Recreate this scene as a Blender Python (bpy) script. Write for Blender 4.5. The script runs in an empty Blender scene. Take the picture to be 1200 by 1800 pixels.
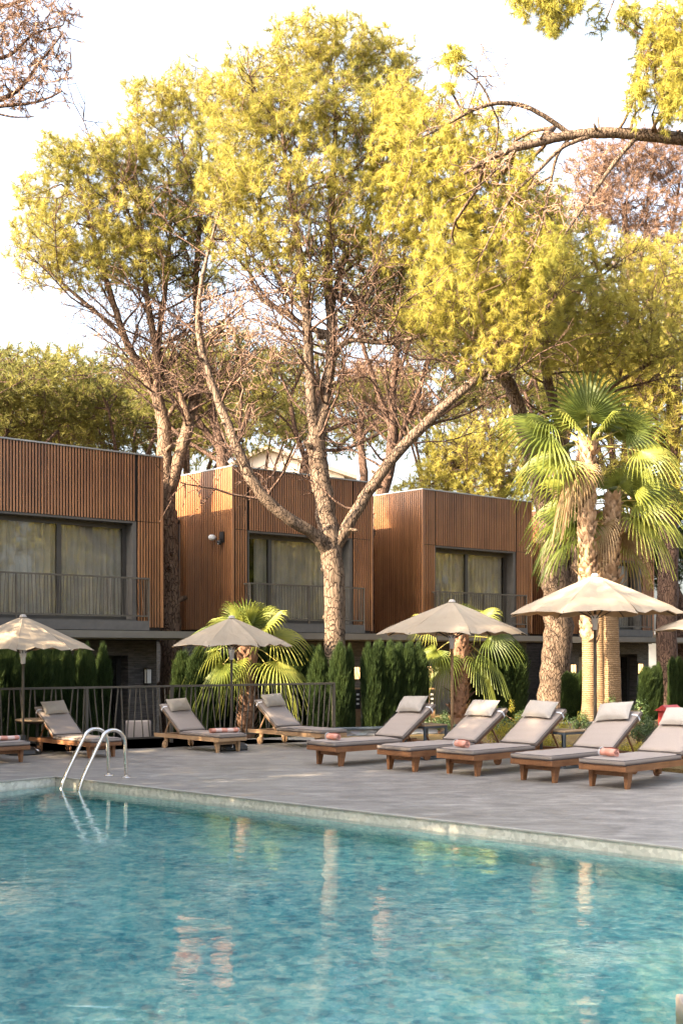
import bpy, bmesh, math, random
import numpy as np
from mathutils import Vector, Matrix
R = math.radians
rnd = random.Random(7)
rng = np.random.default_rng(11)
sc = bpy.context.scene
col = sc.collection

# ------------------------------------------------------------------ camera, sky, sun, exposure
F, YH, EYE = 2150.0, 1145.0, 1.62          # focal length in photo pixels, horizon row, eye height
cam_d = bpy.data.cameras.new('camera'); cam = bpy.data.objects.new('camera', cam_d); col.objects.link(cam)
cam.location = (0, 0, EYE); cam.rotation_euler = (R(90), 0, 0)
cam_d.sensor_fit = 'VERTICAL'; cam_d.sensor_height = 36; cam_d.sensor_width = 24
cam_d.lens = F / 1800 * 36
cam_d.shift_y = (YH - 900) / 1800
cam_d.clip_end = 2000
cam_d.dof.use_dof = True; cam_d.dof.focus_distance = 21; cam_d.dof.aperture_fstop = 6.3
sc.camera = cam
SUN_H = Vector((-0.844, -0.53, 0)).normalized(); SUN_EL = R(28)
sun_dir = Vector((SUN_H.x * math.cos(SUN_EL), SUN_H.y * math.cos(SUN_EL), math.sin(SUN_EL)))
w = bpy.data.worlds.new("World"); sc.world = w; w.use_nodes = True
nt = w.node_tree; nt.nodes.clear()
sky = nt.nodes.new('ShaderNodeTexSky'); sky.sky_type = 'NISHITA'; sky.sun_disc = False
sky.sun_elevation = SUN_EL; sky.sun_rotation = math.atan2(sun_dir.x, sun_dir.y)
sky.air_density = 1.0; sky.dust_density = 6.0; sky.ozone_density = 1.0
bg = nt.nodes.new('ShaderNodeBackground'); bg.inputs[1].default_value = 0.118
wo = nt.nodes.new('ShaderNodeOutputWorld')
hsv = nt.nodes.new('ShaderNodeHueSaturation'); hsv.inputs['Saturation'].default_value = .64; hsv.inputs['Value'].default_value = 1.0
nt.links.new(sky.outputs[0], hsv.inputs['Color']); nt.links.new(hsv.outputs[0], bg.inputs[0]); nt.links.new(bg.outputs[0], wo.inputs[0])
sl = bpy.data.lights.new('sun', 'SUN'); sun = bpy.data.objects.new('sun', sl); col.objects.link(sun)
sl.energy = 5.0; sl.angle = R(0.6); sl.color = (1.0, 0.80, 0.55)
sun.rotation_euler = sun_dir.to_track_quat('Z', 'Y').to_euler(); sun.location = (-30, -20, 30)
sc.view_settings.view_transform = 'Standard'; sc.view_settings.look = 'None'
sc.view_settings.gamma = 1; sc.view_settings.use_curve_mapping = False
sc.view_settings.exposure = 2.82
sc.cycles.use_denoising = True
sc.cycles.max_bounces = 10; sc.cycles.transparent_max_bounces = 16
sc.cycles.sample_clamp_indirect = 8

# ------------------------------------------------------------------ helpers
def P(px, py, Y):                      # a photo pixel at depth Y -> world point
    return Vector(((px - 600) / F * Y, Y, EYE - (py - YH) / F * Y))
def G(px, py, z=0.0):                  # a photo pixel on the level z -> world point
    Y = F * (EYE - z) / (py - YH)
    return Vector(((px - 600) / F * Y, Y, z))

def tag(o, label=None, cat=None, group=None, kind=None):
    if label: o['label'] = label
    if cat: o['category'] = cat
    if group: o['group'] = group
    if kind: o['kind'] = kind
    return o
def empty(name, loc=(0, 0, 0), rz=0, label=None, cat=None, group=None):
    o = bpy.data.objects.new(name, None); col.objects.link(o)
    o.location = loc; o.rotation_euler = (0, 0, rz); o.empty_display_size = .2
    return tag(o, label, cat, group)
def copy_tree(o, parent=None):
    c = o.copy(); col.objects.link(c); c.parent = parent
    for ch in [x for x in ALLCH.get(o.name, [])] or list(o.children):
        copy_tree(ch, c)
    return c
ALLCH = {}
def np_mesh(name, verts, faces, mat=None, parent=None, smooth=False, attr=None):
    me = bpy.data.meshes.new(name)
    verts = np.asarray(verts, dtype=np.float32); faces = np.asarray(faces, dtype=np.int32)
    k = faces.shape[1]
    me.vertices.add(len(verts)); me.vertices.foreach_set('co', verts.ravel())
    me.loops.add(faces.size); me.loops.foreach_set('vertex_index', faces.ravel())
    me.polygons.add(len(faces)); me.polygons.foreach_set('loop_start', np.arange(0, faces.size, k, dtype=np.int32))
    me.polygons.foreach_set('loop_total', np.full(len(faces), k, dtype=np.int32))
    me.update(calc_edges=True)
    if smooth: me.polygons.foreach_set('use_smooth', np.ones(len(faces), dtype=bool))
    if attr is not None:
        a = me.attributes.new('tint', 'FLOAT', 'POINT'); a.data.foreach_set('value', np.asarray(attr, dtype=np.float32))
    if mat: me.materials.append(mat)
    o = bpy.data.objects.new(name, me); col.objects.link(o); o.parent = parent
    return o

class MB:
    def __init__(s): s.v = []; s.f = []; s.sm = []
    def add(s, vs, fs, smooth=False):
        b = len(s.v); s.v += [tuple(v) for v in vs]; s.f += [tuple(i + b for i in f) for f in fs]
        s.sm += [smooth] * len(fs); return s
    def box(s, x0, x1, y0, y1, z0, z1, M=None):
        vs = [Vector((x, y, z)) for z in (z0, z1) for y in (y0, y1) for x in (x0, x1)]
        if M: vs = [M @ v for v in vs]
        return s.add(vs, [(0, 2, 3, 1), (4, 5, 7, 6), (0, 1, 5, 4), (2, 6, 7, 3), (0, 4, 6, 2), (1, 3, 7, 5)])
    def rbox(s, x0, x1, y0, y1, z0, z1, r=.02, M=None):      # box with rounded edges
        bm = bmesh.new(); bmesh.ops.create_cube(bm, size=1)
        for v in bm.verts:
            v.co = Vector(((x0 + x1) / 2 + v.co.x * (x1 - x0), (y0 + y1) / 2 + v.co.y * (y1 - y0), (z0 + z1) / 2 + v.co.z * (z1 - z0)))
        bmesh.ops.bevel(bm, geom=bm.edges[:] , offset=r, segments=3, affect='EDGES', profile=.5)
        bm.verts.index_update()
        vs = [(M @ v.co) if M else v.co.copy() for v in bm.verts]
        fs = [tuple(v.index for v in f.verts) for f in bm.faces]; bm.free()
        return s.add(vs, fs, True)
    def tube(s, pts, rad, n=8, caps=True, smooth=True, jit=0, up=None):
        pts = [Vector(p) for p in pts]; m = len(pts)
        if not hasattr(rad, '__len__'): rad = [rad] * m
        vs = []; t0 = (pts[1] - pts[0]).normalized()
        a = t0.orthogonal().normalized() if up is None else Vector(up)
        for i, p in enumerate(pts):
            t = (pts[min(i + 1, m - 1)] - pts[max(i - 1, 0)]).normalized()
            a = (a - t * a.dot(t));
            if a.length < 1e-6: a = t.orthogonal()
            a.normalize(); b = t.cross(a)
            for k in range(n):
                an = 2 * math.pi * k / n
                r = rad[i] * (1 + (rnd.uniform(-jit, jit) if jit else 0))
                vs.append(p + a * (math.cos(an) * r) + b * (math.sin(an) * r))
        fs = [(i * n + k, i * n + (k + 1) % n, (i + 1) * n + (k + 1) % n, (i + 1) * n + k) for i in range(m - 1) for k in range(n)]
        if caps: fs += [tuple(range(n - 1, -1, -1)), tuple((m - 1) * n + k for k in range(n))]
        return s.add(vs, fs, smooth)
    def lathe(s, prof, n=24, c=(0, 0, 0), smooth=True):
        c = Vector(c); vs = []
        for r, z in prof:
            for k in range(n):
                a = 2 * math.pi * k / n; vs.append(c + Vector((r * math.cos(a), r * math.sin(a), z)))
        m = len(prof)
        fs = [(i * n + k, i * n + (k + 1) % n, (i + 1) * n + (k + 1) % n, (i + 1) * n + k) for i in range(m - 1) for k in range(n)]
        return s.add(vs, fs, smooth)
    def build(s, name, mat=None, parent=None):
        me = bpy.data.meshes.new(name); me.from_pydata(s.v, [], s.f); me.update()
        me.polygons.foreach_set('use_smooth', s.sm)
        if mat: me.materials.append(mat)
        o = bpy.data.objects.new(name, me); col.objects.link(o); o.parent = parent
        return o

def catmull(pts, sub=5):
    """pts: list of (Vector, radius); smooth polyline through them"""
    out = []
    n = len(pts)
    for i in range(n - 1):
        p0, p1, p2, p3 = pts[max(i - 1, 0)], pts[i], pts[i + 1], pts[min(i + 2, n - 1)]
        for k in range(sub):
            t = k / sub
            q = .5 * ((2 * p1[0]) + (p2[0] - p0[0]) * t + (2 * p0[0] - 5 * p1[0] + 4 * p2[0] - p3[0]) * t * t + (3 * p1[0] - p0[0] - 3 * p2[0] + p3[0]) * t ** 3)
            out.append((q, p1[1] + (p2[1] - p1[1]) * t))
    out.append(pts[-1]); return out

# ------------------------------------------------------------------ materials
class N:
    def __init__(s, name):
        s.m = bpy.data.materials.new(name); s.m.use_nodes = True; s.t = s.m.node_tree; s.t.nodes.clear()
        s.out = s.n('ShaderNodeOutputMaterial')
    def n(s, kind, **kw):
        x = s.t.nodes.new(kind)
        for k, v in kw.items(): setattr(x, k, v)
        return x
    def l(s, a, b): s.t.links.new(a, b)
    def coord(s, scale=(1, 1, 1), obj=True, rot=(0, 0, 0)):
        tc = s.n('ShaderNodeTexCoord'); mp = s.n('ShaderNodeMapping'); mp.inputs['Scale'].default_value = scale
        mp.inputs['Rotation'].default_value = rot
        s.l(tc.outputs['Object'], mp.inputs[0]); return mp.outputs[0]
    def noise(s, vec, scale=5, detail=4, rough=.55, dist=0):
        x = s.n('ShaderNodeTexNoise'); x.inputs['Scale'].default_value = scale; x.inputs['Detail'].default_value = detail
        x.inputs['Roughness'].default_value = rough; x.inputs['Distortion'].default_value = dist
        if vec is not None: s.l(vec, x.inputs['Vector'])
        return x.outputs['Fac']
    def ramp(s, fac, stops):
        x = s.n('ShaderNodeValToRGB'); e = x.color_ramp.elements
        e[0].position, e[0].color = stops[0][0], (*stops[0][1], 1); e[1].position, e[1].color = stops[-1][0], (*stops[-1][1], 1)
        for p, c in stops[1:-1]:
            q = e.new(p); q.color = (*c, 1)
        s.l(fac, x.inputs[0]); return x.outputs[0]
    def mix(s, fac, a, b, mode='MIX'):
        x = s.n('ShaderNodeMix', data_type='RGBA', blend_type=mode)
        for sock, v in ((x.inputs[0], fac), (x.inputs[6], a), (x.inputs[7], b)):
            if hasattr(v, 'links'): s.l(v, sock)
            elif isinstance(v, tuple): sock.default_value = (*v, 1)
            else: sock.default_value = v
        return x.outputs[2]
    def bump(s, h, strength=.3, dist=.02):
        x = s.n('ShaderNodeBump'); x.inputs['Strength'].default_value = strength; x.inputs['Distance'].default_value = dist
        s.l(h, x.inputs['Height']); return x.outputs[0]
    def pbr(s, colr, rough=.6, metal=0, bump=None, spec=.5, **kw):
        p = s.n('ShaderNodeBsdfPrincipled')
        if hasattr(colr, 'links'): s.l(colr, p.inputs['Base Color'])
        else: p.inputs['Base Color'].default_value = (*colr, 1)
        if hasattr(rough, 'links'): s.l(rough, p.inputs['Roughness'])
        else: p.inputs['Roughness'].default_value = rough
        p.inputs['Metallic'].default_value = metal; p.inputs['Specular IOR Level'].default_value = spec
        if bump: s.l(bump, p.inputs['Normal'])
        for k, v in kw.items(): p.inputs[k].default_value = v
        s.l(p.outputs[0], s.out.inputs[0]); return p

def simple(name, c1, c2=None, rough=.6, scale=8, metal=0, bump=.15, bd=.01, stretch=(1, 1, 1), spec=.4, detail=5):
    m = N(name); v = m.coord(stretch); f = m.noise(v, scale, detail)
    c = m.ramp(f, [(.3, c1), (.7, c2 or c1)])
    m.pbr(c, rough, metal, m.bump(f, bump, bd) if bump else None, spec); return m.m

def wood_slat(name, a, b, c, rot=0):
    m = N(name); v = m.coord((1, 1, 1))
    # board to board variation: a cell value that changes from slat to slat only
    mp = m.n('ShaderNodeMapping'); m.l(v, mp.inputs[0]); mp.inputs['Scale'].default_value = (13.9, 13.9, .35)
    wn = m.n('ShaderNodeTexVoronoi'); wn.inputs['Scale'].default_value = 1; m.l(mp.outputs[0], wn.inputs['Vector'])
    sep = m.n('ShaderNodeSeparateColor'); m.l(wn.outputs['Color'], sep.inputs[0])
    mp2 = m.n('ShaderNodeMapping'); m.l(v, mp2.inputs[0]); mp2.inputs['Scale'].default_value = (30, 30, 1.6)
    g = m.noise(mp2.outputs[0], 1.5, 6, .6)
    base = m.ramp(g, [(.25, a), (.55, b), (.8, c)])
    col_ = m.mix(.45, base, m.ramp(sep.outputs[0], [(0, tuple(x * .6 for x in a)), (1, c)]))
    big = m.noise(v, .7, 3); col_ = m.mix(.35, col_, m.ramp(big, [(.35, a), (.65, c)]), 'MIX')
    m.pbr(col_, .36, 0, m.bump(g, .3, .004), .7); return m.m

M = {}
M['slat'] = wood_slat('cedar_slats', (.13, .045, .014), (.26, .102, .036), (.42, .19, .075))
M['back'] = simple('slat_backing', (.012, .008, .006), rough=.8, bump=0)
M['dark'] = simple('dark_metal', (.035, .031, .027), (.05, .045, .038), rough=.45, scale=3, bump=.03)
M['grey'] = simple('grey_render', (.085, .08, .073), (.11, .1, .09), rough=.75, scale=6, bump=.1)
M['canopy'] = simple('canopy_metal', (.13, .115, .095), (.16, .145, .12), rough=.5, scale=2, bump=.03)
M['rail'] = simple('railing_paint', (.07, .06, .048), (.10, .085, .065), rough=.5, scale=5, bump=.05)
M['coping'] = simple('roof_flashing', (.25, .25, .25), (.35, .35, .35), rough=.4, scale=3, metal=.6, bump=.02)
M['black'] = simple('black_plastic', (.012, .012, .012), (.03, .028, .025), rough=.45, scale=12, bump=.1)
M['white'] = simple('white_plastic', (.7, .68, .64), (.78, .76, .72), rough=.45, scale=12, bump=.05)
M['strap'] = simple('white_strap', (.72, .72, .74), (.8, .8, .82), rough=.8, scale=40, bump=.1)
M['steel'] = simple('brushed_steel', (.62, .58, .54), (.72, .68, .63), rough=.22, metal=1, scale=30, bump=.02)
M['slate_table'] = simple('blue_grey_metal', (.05, .062, .075), (.07, .085, .1), rough=.5, scale=5, bump=.04)
M['cushion'] = simple('taupe_cushion', (.295, .245, .215), (.345, .29, .255), rough=.9, scale=120, bump=.25, bd=.002, spec=.15)
M['pillow'] = simple('pillow_cloth', (.36, .325, .29), (.42, .375, .335), rough=.95, scale=90, bump=.4, bd=.003, spec=.1)
M['pillow_tan'] = simple('tan_pillow_cloth', (.33, .28, .225), (.38, .325, .26), rough=.95, scale=90, bump=.4, bd=.003, spec=.1)
M['piping'] = simple('dark_piping', (.06, .05, .05), rough=.8, bump=0)
M['rust'] = simple('red_roof_box', (.42, .035, .03), (.5, .06, .05), rough=.5, scale=6, bump=.1)
M['concrete_pale'] = simple('pale_plinth', (.30, .25, .21), (.40, .34, .29), rough=.8, scale=9, bump=.3)
M['housewall'] = simple('pale_house_render', (.55, .47, .38), (.62, .53, .43), rough=.9, scale=2, bump=.1)
M['whitewall'] = simple('white_render', (.62, .6, .56), (.7, .68, .64), rough=.9, scale=3, bump=.1)
M['eave'] = simple('eave_paint', (.18, .15, .12), (.25, .2, .16), rough=.8, scale=3, bump=.1)

def teak(name, a, b, c, along=(2, 26, 26)):
    m = N(name); v = m.coord(along); g = m.noise(v, 1.6, 7, .65, .5); s = m.noise(m.coord((1.5, 1.5, 1.5)), 3, 3)
    cc = m.mix(.4, m.ramp(g, [(.25, a), (.5, b), (.8, c)]), m.ramp(s, [(.3, a), (.7, c)]))
    m.pbr(cc, .5, 0, m.bump(g, .3, .003), .4); return m.m
M['teak'] = teak('oiled_teak', (.12, .048, .02), (.21, .092, .038), (.30, .14, .062))
M['teak_old'] = teak('sun_bleached_teak', (.26, .15, .075), (.38, .235, .125), (.48, .31, .18))
M['table_top'] = teak('table_slats', (.26, .17, .09), (.38, .26, .15), (.48, .34, .21), (26, 3, 26))

def bark(name, a, b, c, sc_=1.0, zs=.35):
    m = N(name); v = m.coord((sc_, sc_, sc_ * zs))
    n0 = m.noise(v, 3, 4, .6)
    vo = m.n('ShaderNodeTexVoronoi', feature='DISTANCE_TO_EDGE'); vo.inputs['Scale'].default_value = 16
    mx = m.n('ShaderNodeVectorMath', operation='ADD'); sc2 = m.n('ShaderNodeVectorMath', operation='SCALE'); sc2.inputs[3].default_value = .22
    nn = m.n('ShaderNodeTexNoise'); nn.inputs['Scale'].default_value = 5; m.l(v, nn.inputs['Vector'])
    m.l(nn.outputs['Color'], sc2.inputs[0]); m.l(v, mx.inputs[0]); m.l(sc2.outputs[0], mx.inputs[1]); m.l(mx.outputs[0], vo.inputs['Vector'])
    cr = m.ramp(vo.outputs['Distance'], [(.0, (.12, .12, .12)), (.10, (1, 1, 1))])
    fine = m.noise(v, 38, 5, .7)
    base = m.mix(fine, m.ramp(n0, [(.3, a), (.7, b)]), c)
    cc = m.mix(cr, tuple(x * .3 for x in a), m.mix(.5, base, m.ramp(m.noise(v, 9, 5, .7), [(.3, tuple(x * .55 for x in a)), (.7, c)])))
    h = m.n('ShaderNodeMath', operation='ADD'); m.l(cr, h.inputs[0])
    hf = m.n('ShaderNodeMath', operation='MULTIPLY'); hf.inputs[1].default_value = .5; m.l(fine, hf.inputs[0]); m.l(hf.outputs[0], h.inputs[1])
    m.pbr(cc, .9, 0, m.bump(h.outputs[0], .9, .035), .15); return m.m
M['bark'] = bark('pine_bark', (.11, .066, .042), (.155, .096, .062), (.205, .138, .095))
M['bark_grey'] = bark('grey_pine_bark', (.10, .066, .046), (.145, .098, .068), (.19, .138, .10), 1.0)
M['bark_dark'] = bark('dark_pine_bark', (.07, .042, .03), (.115, .07, .05), (.16, .10, .075))
M['twig'] = simple('dry_twigs', (.17, .10, .065), (.28, .18, .12), rough=.9, scale=6, bump=0)

def leafmat(name, cols, trans=.46, rough=.6, nscale=.55, tcol=None, spec=.12):
    m = N(name); v = m.coord((1, 1, 1)); at = m.n('ShaderNodeAttribute'); at.attribute_name = 'tint'
    f = m.noise(v, nscale, 3, .6)
    add = m.n('ShaderNodeMath', operation='MULTIPLY_ADD'); add.inputs[1].default_value = .55
    mm = m.n('ShaderNodeMath', operation='MULTIPLY_ADD'); mm.inputs[1].default_value = 1.1; mm.inputs[2].default_value = -.33
    m.l(f, mm.inputs[0]); m.l(at.outputs['Fac'], add.inputs[0]); m.l(mm.outputs[0], add.inputs[2])
    k = len(cols); c = m.ramp(add.outputs[0], [(.12 + .76 * i / (k - 1), cc) for i, cc in enumerate(cols)])
    d = m.n('ShaderNodeBsdfPrincipled'); m.l(c, d.inputs['Base Color']); d.inputs['Roughness'].default_value = rough
    d.inputs['Specular IOR Level'].default_value = spec
    t = m.n('ShaderNodeBsdfTranslucent'); m.l(m.mix(.5, c, tcol or cols[-1]), t.inputs[0])
    mx = m.n('ShaderNodeMixShader'); mx.inputs[0].default_value = trans
    m.l(d.outputs[0], mx.inputs[1]); m.l(t.outputs[0], mx.inputs[2]); m.l(mx.outputs[0], m.out.inputs[0]); return m.m
M['needle'] = leafmat('pine_needles', [(.12, .138, .032), (.235, .225, .046), (.35, .31, .065), (.47, .39, .11)])
M['needle_gold'] = leafmat('golden_pine_needles', [(.16, .172, .035), (.30, .28, .052), (.42, .37, .075), (.54, .46, .13)])
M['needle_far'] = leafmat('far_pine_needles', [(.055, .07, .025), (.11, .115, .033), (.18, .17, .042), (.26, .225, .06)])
M['needle_brown'] = leafmat('rusty_dry_needles', [(.12, .07, .05), (.19, .115, .078), (.26, .165, .112), (.32, .215, .15)], .3)
M['needle_mix'] = leafmat('browning_needles', [(.12, .09, .05), (.20, .13, .08), (.26, .17, .09), (.22, .2, .06)], .3)
M['cypress'] = leafmat('cypress_leaves', [(.010, .020, .008), (.022, .038, .012), (.040, .064, .018), (.08, .105, .03)], .3, nscale=1.2)
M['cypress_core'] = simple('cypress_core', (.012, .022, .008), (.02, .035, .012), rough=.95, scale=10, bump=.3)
M['palm_dry'] = leafmat('dry_palm_fronds', [(.15, .09, .04), (.24, .16, .08), (.34, .24, .13), (.42, .31, .18)], .3, .7, 1.2)
M['bush'] = leafmat('broad_green_leaves', [(.03, .055, .02), (.055, .095, .03), (.09, .135, .045), (.14, .19, .07)], .3, .4, 1.5, spec=.4)
M['bush_yellow'] = leafmat('yellow_green_leaves', [(.10, .12, .02), (.22, .22, .03), (.42, .36, .04), (.60, .46, .06)], .35, .45, 2.0, spec=.3)
M['palm'] = leafmat('palm_fronds', [(.045, .07, .018), (.10, .13, .024), (.19, .21, .036), (.33, .32, .07)], .42, .5, .9, spec=.3)
M['petiole'] = simple('palm_petiole', (.25, .22, .05), (.34, .26, .08), rough=.5, scale=4, bump=.05)
M['husk'] = simple('palm_husk', (.20, .115, .06), (.40, .27, .17), rough=.9, scale=5, bump=.6, bd=.02, stretch=(2, 2, 1))
M['husk_dark'] = simple('palm_husk_dark', (.12, .06, .035), (.24, .135, .08), rough=.9, scale=5, bump=.6, bd=.02, stretch=(2, 2, 1))

def palm_bark():
    m = N('palm_trunk'); v = m.coord((1, 1, 1)); wv = m.n('ShaderNodeTexWave'); wv.bands_direction = 'Z'; wv.inputs['Scale'].default_value = 7.5
    wv.inputs['Distortion'].default_value = 2.6; wv.inputs['Detail'].default_value = 3; wv.inputs['Detail Scale'].default_value = 2.2; m.l(v, wv.inputs['Vector'])
    g = m.noise(m.coord((3, 3, 20)), 2.2, 5, .65, .4); s = m.noise(v, 2.4, 4)
    c = m.mix(.5, m.ramp(g, [(.3, (.085, .05, .024)), (.5, (.19, .12, .064)), (.72, (.30, .205, .118))]), m.ramp(s, [(.3, (.11, .07, .036)), (.7, (.25, .17, .10))]))
    c = m.mix(.5, c, m.mix(1.0, c, m.ramp(wv.outputs['Fac'], [(.05, (.35, .3, .25)), (.4, (1, 1, 1))]), 'MULTIPLY'))
    m.pbr(c, .85, 0, m.bump(wv.outputs['Fac'], .5, .02), .2); return m.m
M['palm_trunk'] = palm_bark()

def canvas():
    m = N('umbrella_canvas'); v = m.coord(); f = m.noise(v, 2.2, 5, .65); f2 = m.noise(m.coord((1, 1, 1)), 60, 3)
    c = m.ramp(f, [(.3, (.33, .27, .20)), (.7, (.40, .335, .255))])
    d = m.n('ShaderNodeBsdfPrincipled'); m.l(c, d.inputs['Base Color']); d.inputs['Roughness'].default_value = .9; d.inputs['Specular IOR Level'].default_value = .1
    m.l(m.bump(m.noise(v, 9, 4), .35, .02), d.inputs['Normal'])
    t = m.n('ShaderNodeBsdfTranslucent'); t.inputs[0].default_value = (.75, .5, .26, 1)
    mx = m.n('ShaderNodeMixShader'); mx.inputs[0].default_value = .22
    m.l(d.outputs[0], mx.inputs[1]); m.l(t.outputs[0], mx.inputs[2]); m.l(mx.outputs[0], m.out.inputs[0]); return m.m
M['canvas'] = canvas()

def stone_dark():
    m = N('black_stacked_slate'); v = m.coord((1, 1, 1))
    br = m.n('ShaderNodeTexBrick'); br.inputs['Scale'].default_value = 1; br.inputs['Brick Width'].default_value = .32; br.inputs['Row Height'].default_value = .045
    br.inputs['Mortar Size'].default_value = .004; br.inputs['Color1'].default_value = (.03, .028, .028, 1); br.inputs['Color2'].default_value = (.085, .075, .072, 1); br.inputs['Mortar'].default_value = (.008, .008, .008, 1)
    mp = m.n('ShaderNodeMapping'); mp.inputs['Rotation'].default_value = (R(90), 0, 0); m.l(v, mp.inputs[0]); m.l(mp.outputs[0], br.inputs['Vector'])
    f = m.noise(m.coord((3, 3, 14)), 2, 5); c = m.mix(.5, br.outputs['Color'], m.ramp(f, [(.35, (.02, .018, .018)), (.7, (.11, .1, .095))]))
    m.pbr(c, .5, 0, m.bump(f, .8, .03), .5); return m.m
M['slate'] = stone_dark()

def lowstone():
    m = N('grey_stacked_stone'); v = m.coord((1, 1, 1)); vo = m.n('ShaderNodeTexVoronoi'); vo.inputs['Scale'].default_value = 9; m.l(m.coord((.5, .5, 1.6)), vo.inputs['Vector'])
    c = m.mix(.5, vo.outputs['Color'], (.2, .19, .175)); hs = m.n('ShaderNodeHueSaturation'); hs.inputs['Saturation'].default_value = .08; hs.inputs['Value'].default_value = .55
    m.l(c, hs.inputs['Color']); m.pbr(hs.outputs[0], .85, 0, m.bump(vo.outputs['Distance'], .8, .05)); return m.m
M['lowstone'] = lowstone()

def deck_mat():
    m = N('stamped_concrete'); ang = R(-8)
    v = m.coord((.9, 3.0, 1), rot=(0, 0, ang)); a = m.noise(v, 1.4, 9, .72, .9)
    b = m.noise(m.coord((1.7, 3.4, 1), rot=(0, 0, R(12))), 2.0, 8, .74, 1.2); c3 = m.noise(m.coord((1, 1, 1)), 30, 4, .7)
    c = m.mix(.5, m.ramp(a, [(.36, (.14, .127, .113)), (.5, (.25, .225, .197)), (.64, (.47, .425, .37))]), m.ramp(b, [(.38, (.15, .136, .12)), (.5, (.255, .23, .20)), (.64, (.50, .445, .385))]))
    c = m.mix(.18, c, m.ramp(c3, [(.3, (.06, .06, .06)), (.7, (.34, .33, .32))]))
    wv = m.n('ShaderNodeTexBrick'); wv.inputs['Scale'].default_value = 1; wv.inputs['Brick Width'].default_value = 1.8; wv.inputs['Row Height'].default_value = .62
    wv.inputs['Mortar Size'].default_value = .006; wv.inputs['Mortar Smooth'].default_value = .6
    wv.inputs['Color1'].default_value = (1, 1, 1, 1); wv.inputs['Color2'].default_value = (.86, .86, .86, 1); wv.inputs['Mortar'].default_value = (.6, .6, .6, 1)
    m.l(m.coord((1, 1, 1), rot=(0, 0, R(41.5))), wv.inputs['Vector'])
    c = m.mix(.5, c, m.mix(1.0, c, wv.outputs['Color'], 'MULTIPLY'))
    rr = m.ramp(b, [(.3, (.35,) * 3), (.7, (.62,) * 3)])
    m.pbr(c, rr, 0, m.bump(b, .2, .01), .4); return m.m
M['deck'] = deck_mat()

def mosaic_band():
    m = N('pool_edge_mosaic'); v = m.coord((1, 1, 1))
    vo = m.n('ShaderNodeTexVoronoi'); vo.inputs['Scale'].default_value = 26; m.l(v, vo.inputs['Vector'])
    sp = m.n('ShaderNodeSeparateColor'); m.l(vo.outputs['Color'], sp.inputs[0])
    f = m.noise(v, 1.8, 5, .6)
    c = m.mix(.45, m.ramp(sp.outputs[0], [(0, (.44, .40, .33)), (.5, (.64, .58, .48)), (1, (.82, .76, .66))]), m.ramp(f, [(.3, (.44, .41, .35)), (.7, (.74, .68, .57))]))
    m.pbr(c, .35, 0, m.bump(sp.outputs[1], .25, .01)); return m.m
M['band'] = mosaic_band()

def pool_floor():
    m = N('pool_mosaic'); v = m.coord((1, 1, 1))
    a = m.noise(v, .55, 5, .6, .4); b = m.noise(m.coord((1.3, 1, 1), rot=(0, 0, .5)), 2.3, 6, .65, .5)
    v4 = m.noise(m.coord((1, 1.25, 1), rot=(0, 0, 1.1)), 6.5, 7, .72, .8); vo = m.n('ShaderNodeTexVoronoi'); vo.inputs['Scale'].default_value = 24; m.l(v, vo.inputs['Vector'])
    sp = m.n('ShaderNodeSeparateColor'); m.l(vo.outputs['Color'], sp.inputs[0])
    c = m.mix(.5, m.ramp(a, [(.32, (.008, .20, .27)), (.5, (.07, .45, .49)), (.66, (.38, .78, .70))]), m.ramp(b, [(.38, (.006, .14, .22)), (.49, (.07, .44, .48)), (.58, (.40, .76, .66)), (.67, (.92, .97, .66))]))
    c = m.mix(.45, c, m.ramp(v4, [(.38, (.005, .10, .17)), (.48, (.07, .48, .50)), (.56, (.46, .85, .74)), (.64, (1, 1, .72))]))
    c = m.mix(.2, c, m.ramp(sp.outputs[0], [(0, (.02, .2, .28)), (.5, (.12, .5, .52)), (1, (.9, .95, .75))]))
    m.pbr(c, .5, 0); return m.m
M['poolfloor'] = pool_floor()

def water():
    m = N('pool_water'); v = m.coord((1, 1, 1))
    n1 = m.noise(m.coord((1, 1.5, 1)), 2.4, 3, .5, .3); n2 = m.noise(v, 11, 3, .55); n3 = m.noise(v, .8, 2, .5)
    n4 = m.noise(v, 34, 2, .5)
    s1 = m.n('ShaderNodeMath', operation='MULTIPLY_ADD'); s1.inputs[1].default_value = .16; m.l(n2, s1.inputs[0]); m.l(n1, s1.inputs[2])
    s2 = m.n('ShaderNodeMath', operation='MULTIPLY_ADD'); s2.inputs[1].default_value = .05; m.l(n4, s2.inputs[0]); m.l(s1.outputs[0], s2.inputs[2])
    g = m.n('ShaderNodeBsdfGlass'); g.inputs['IOR'].default_value = 1.33; g.inputs['Roughness'].default_value = .004
    g.inputs['Color'].default_value = (.97, 1, 1, 1)
    m.l(m.bump(s2.outputs[0], .18, .026), g.inputs['Normal'])
    m.l(g.outputs[0], m.out.inputs[0]); return m.m
M['water'] = water()

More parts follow.
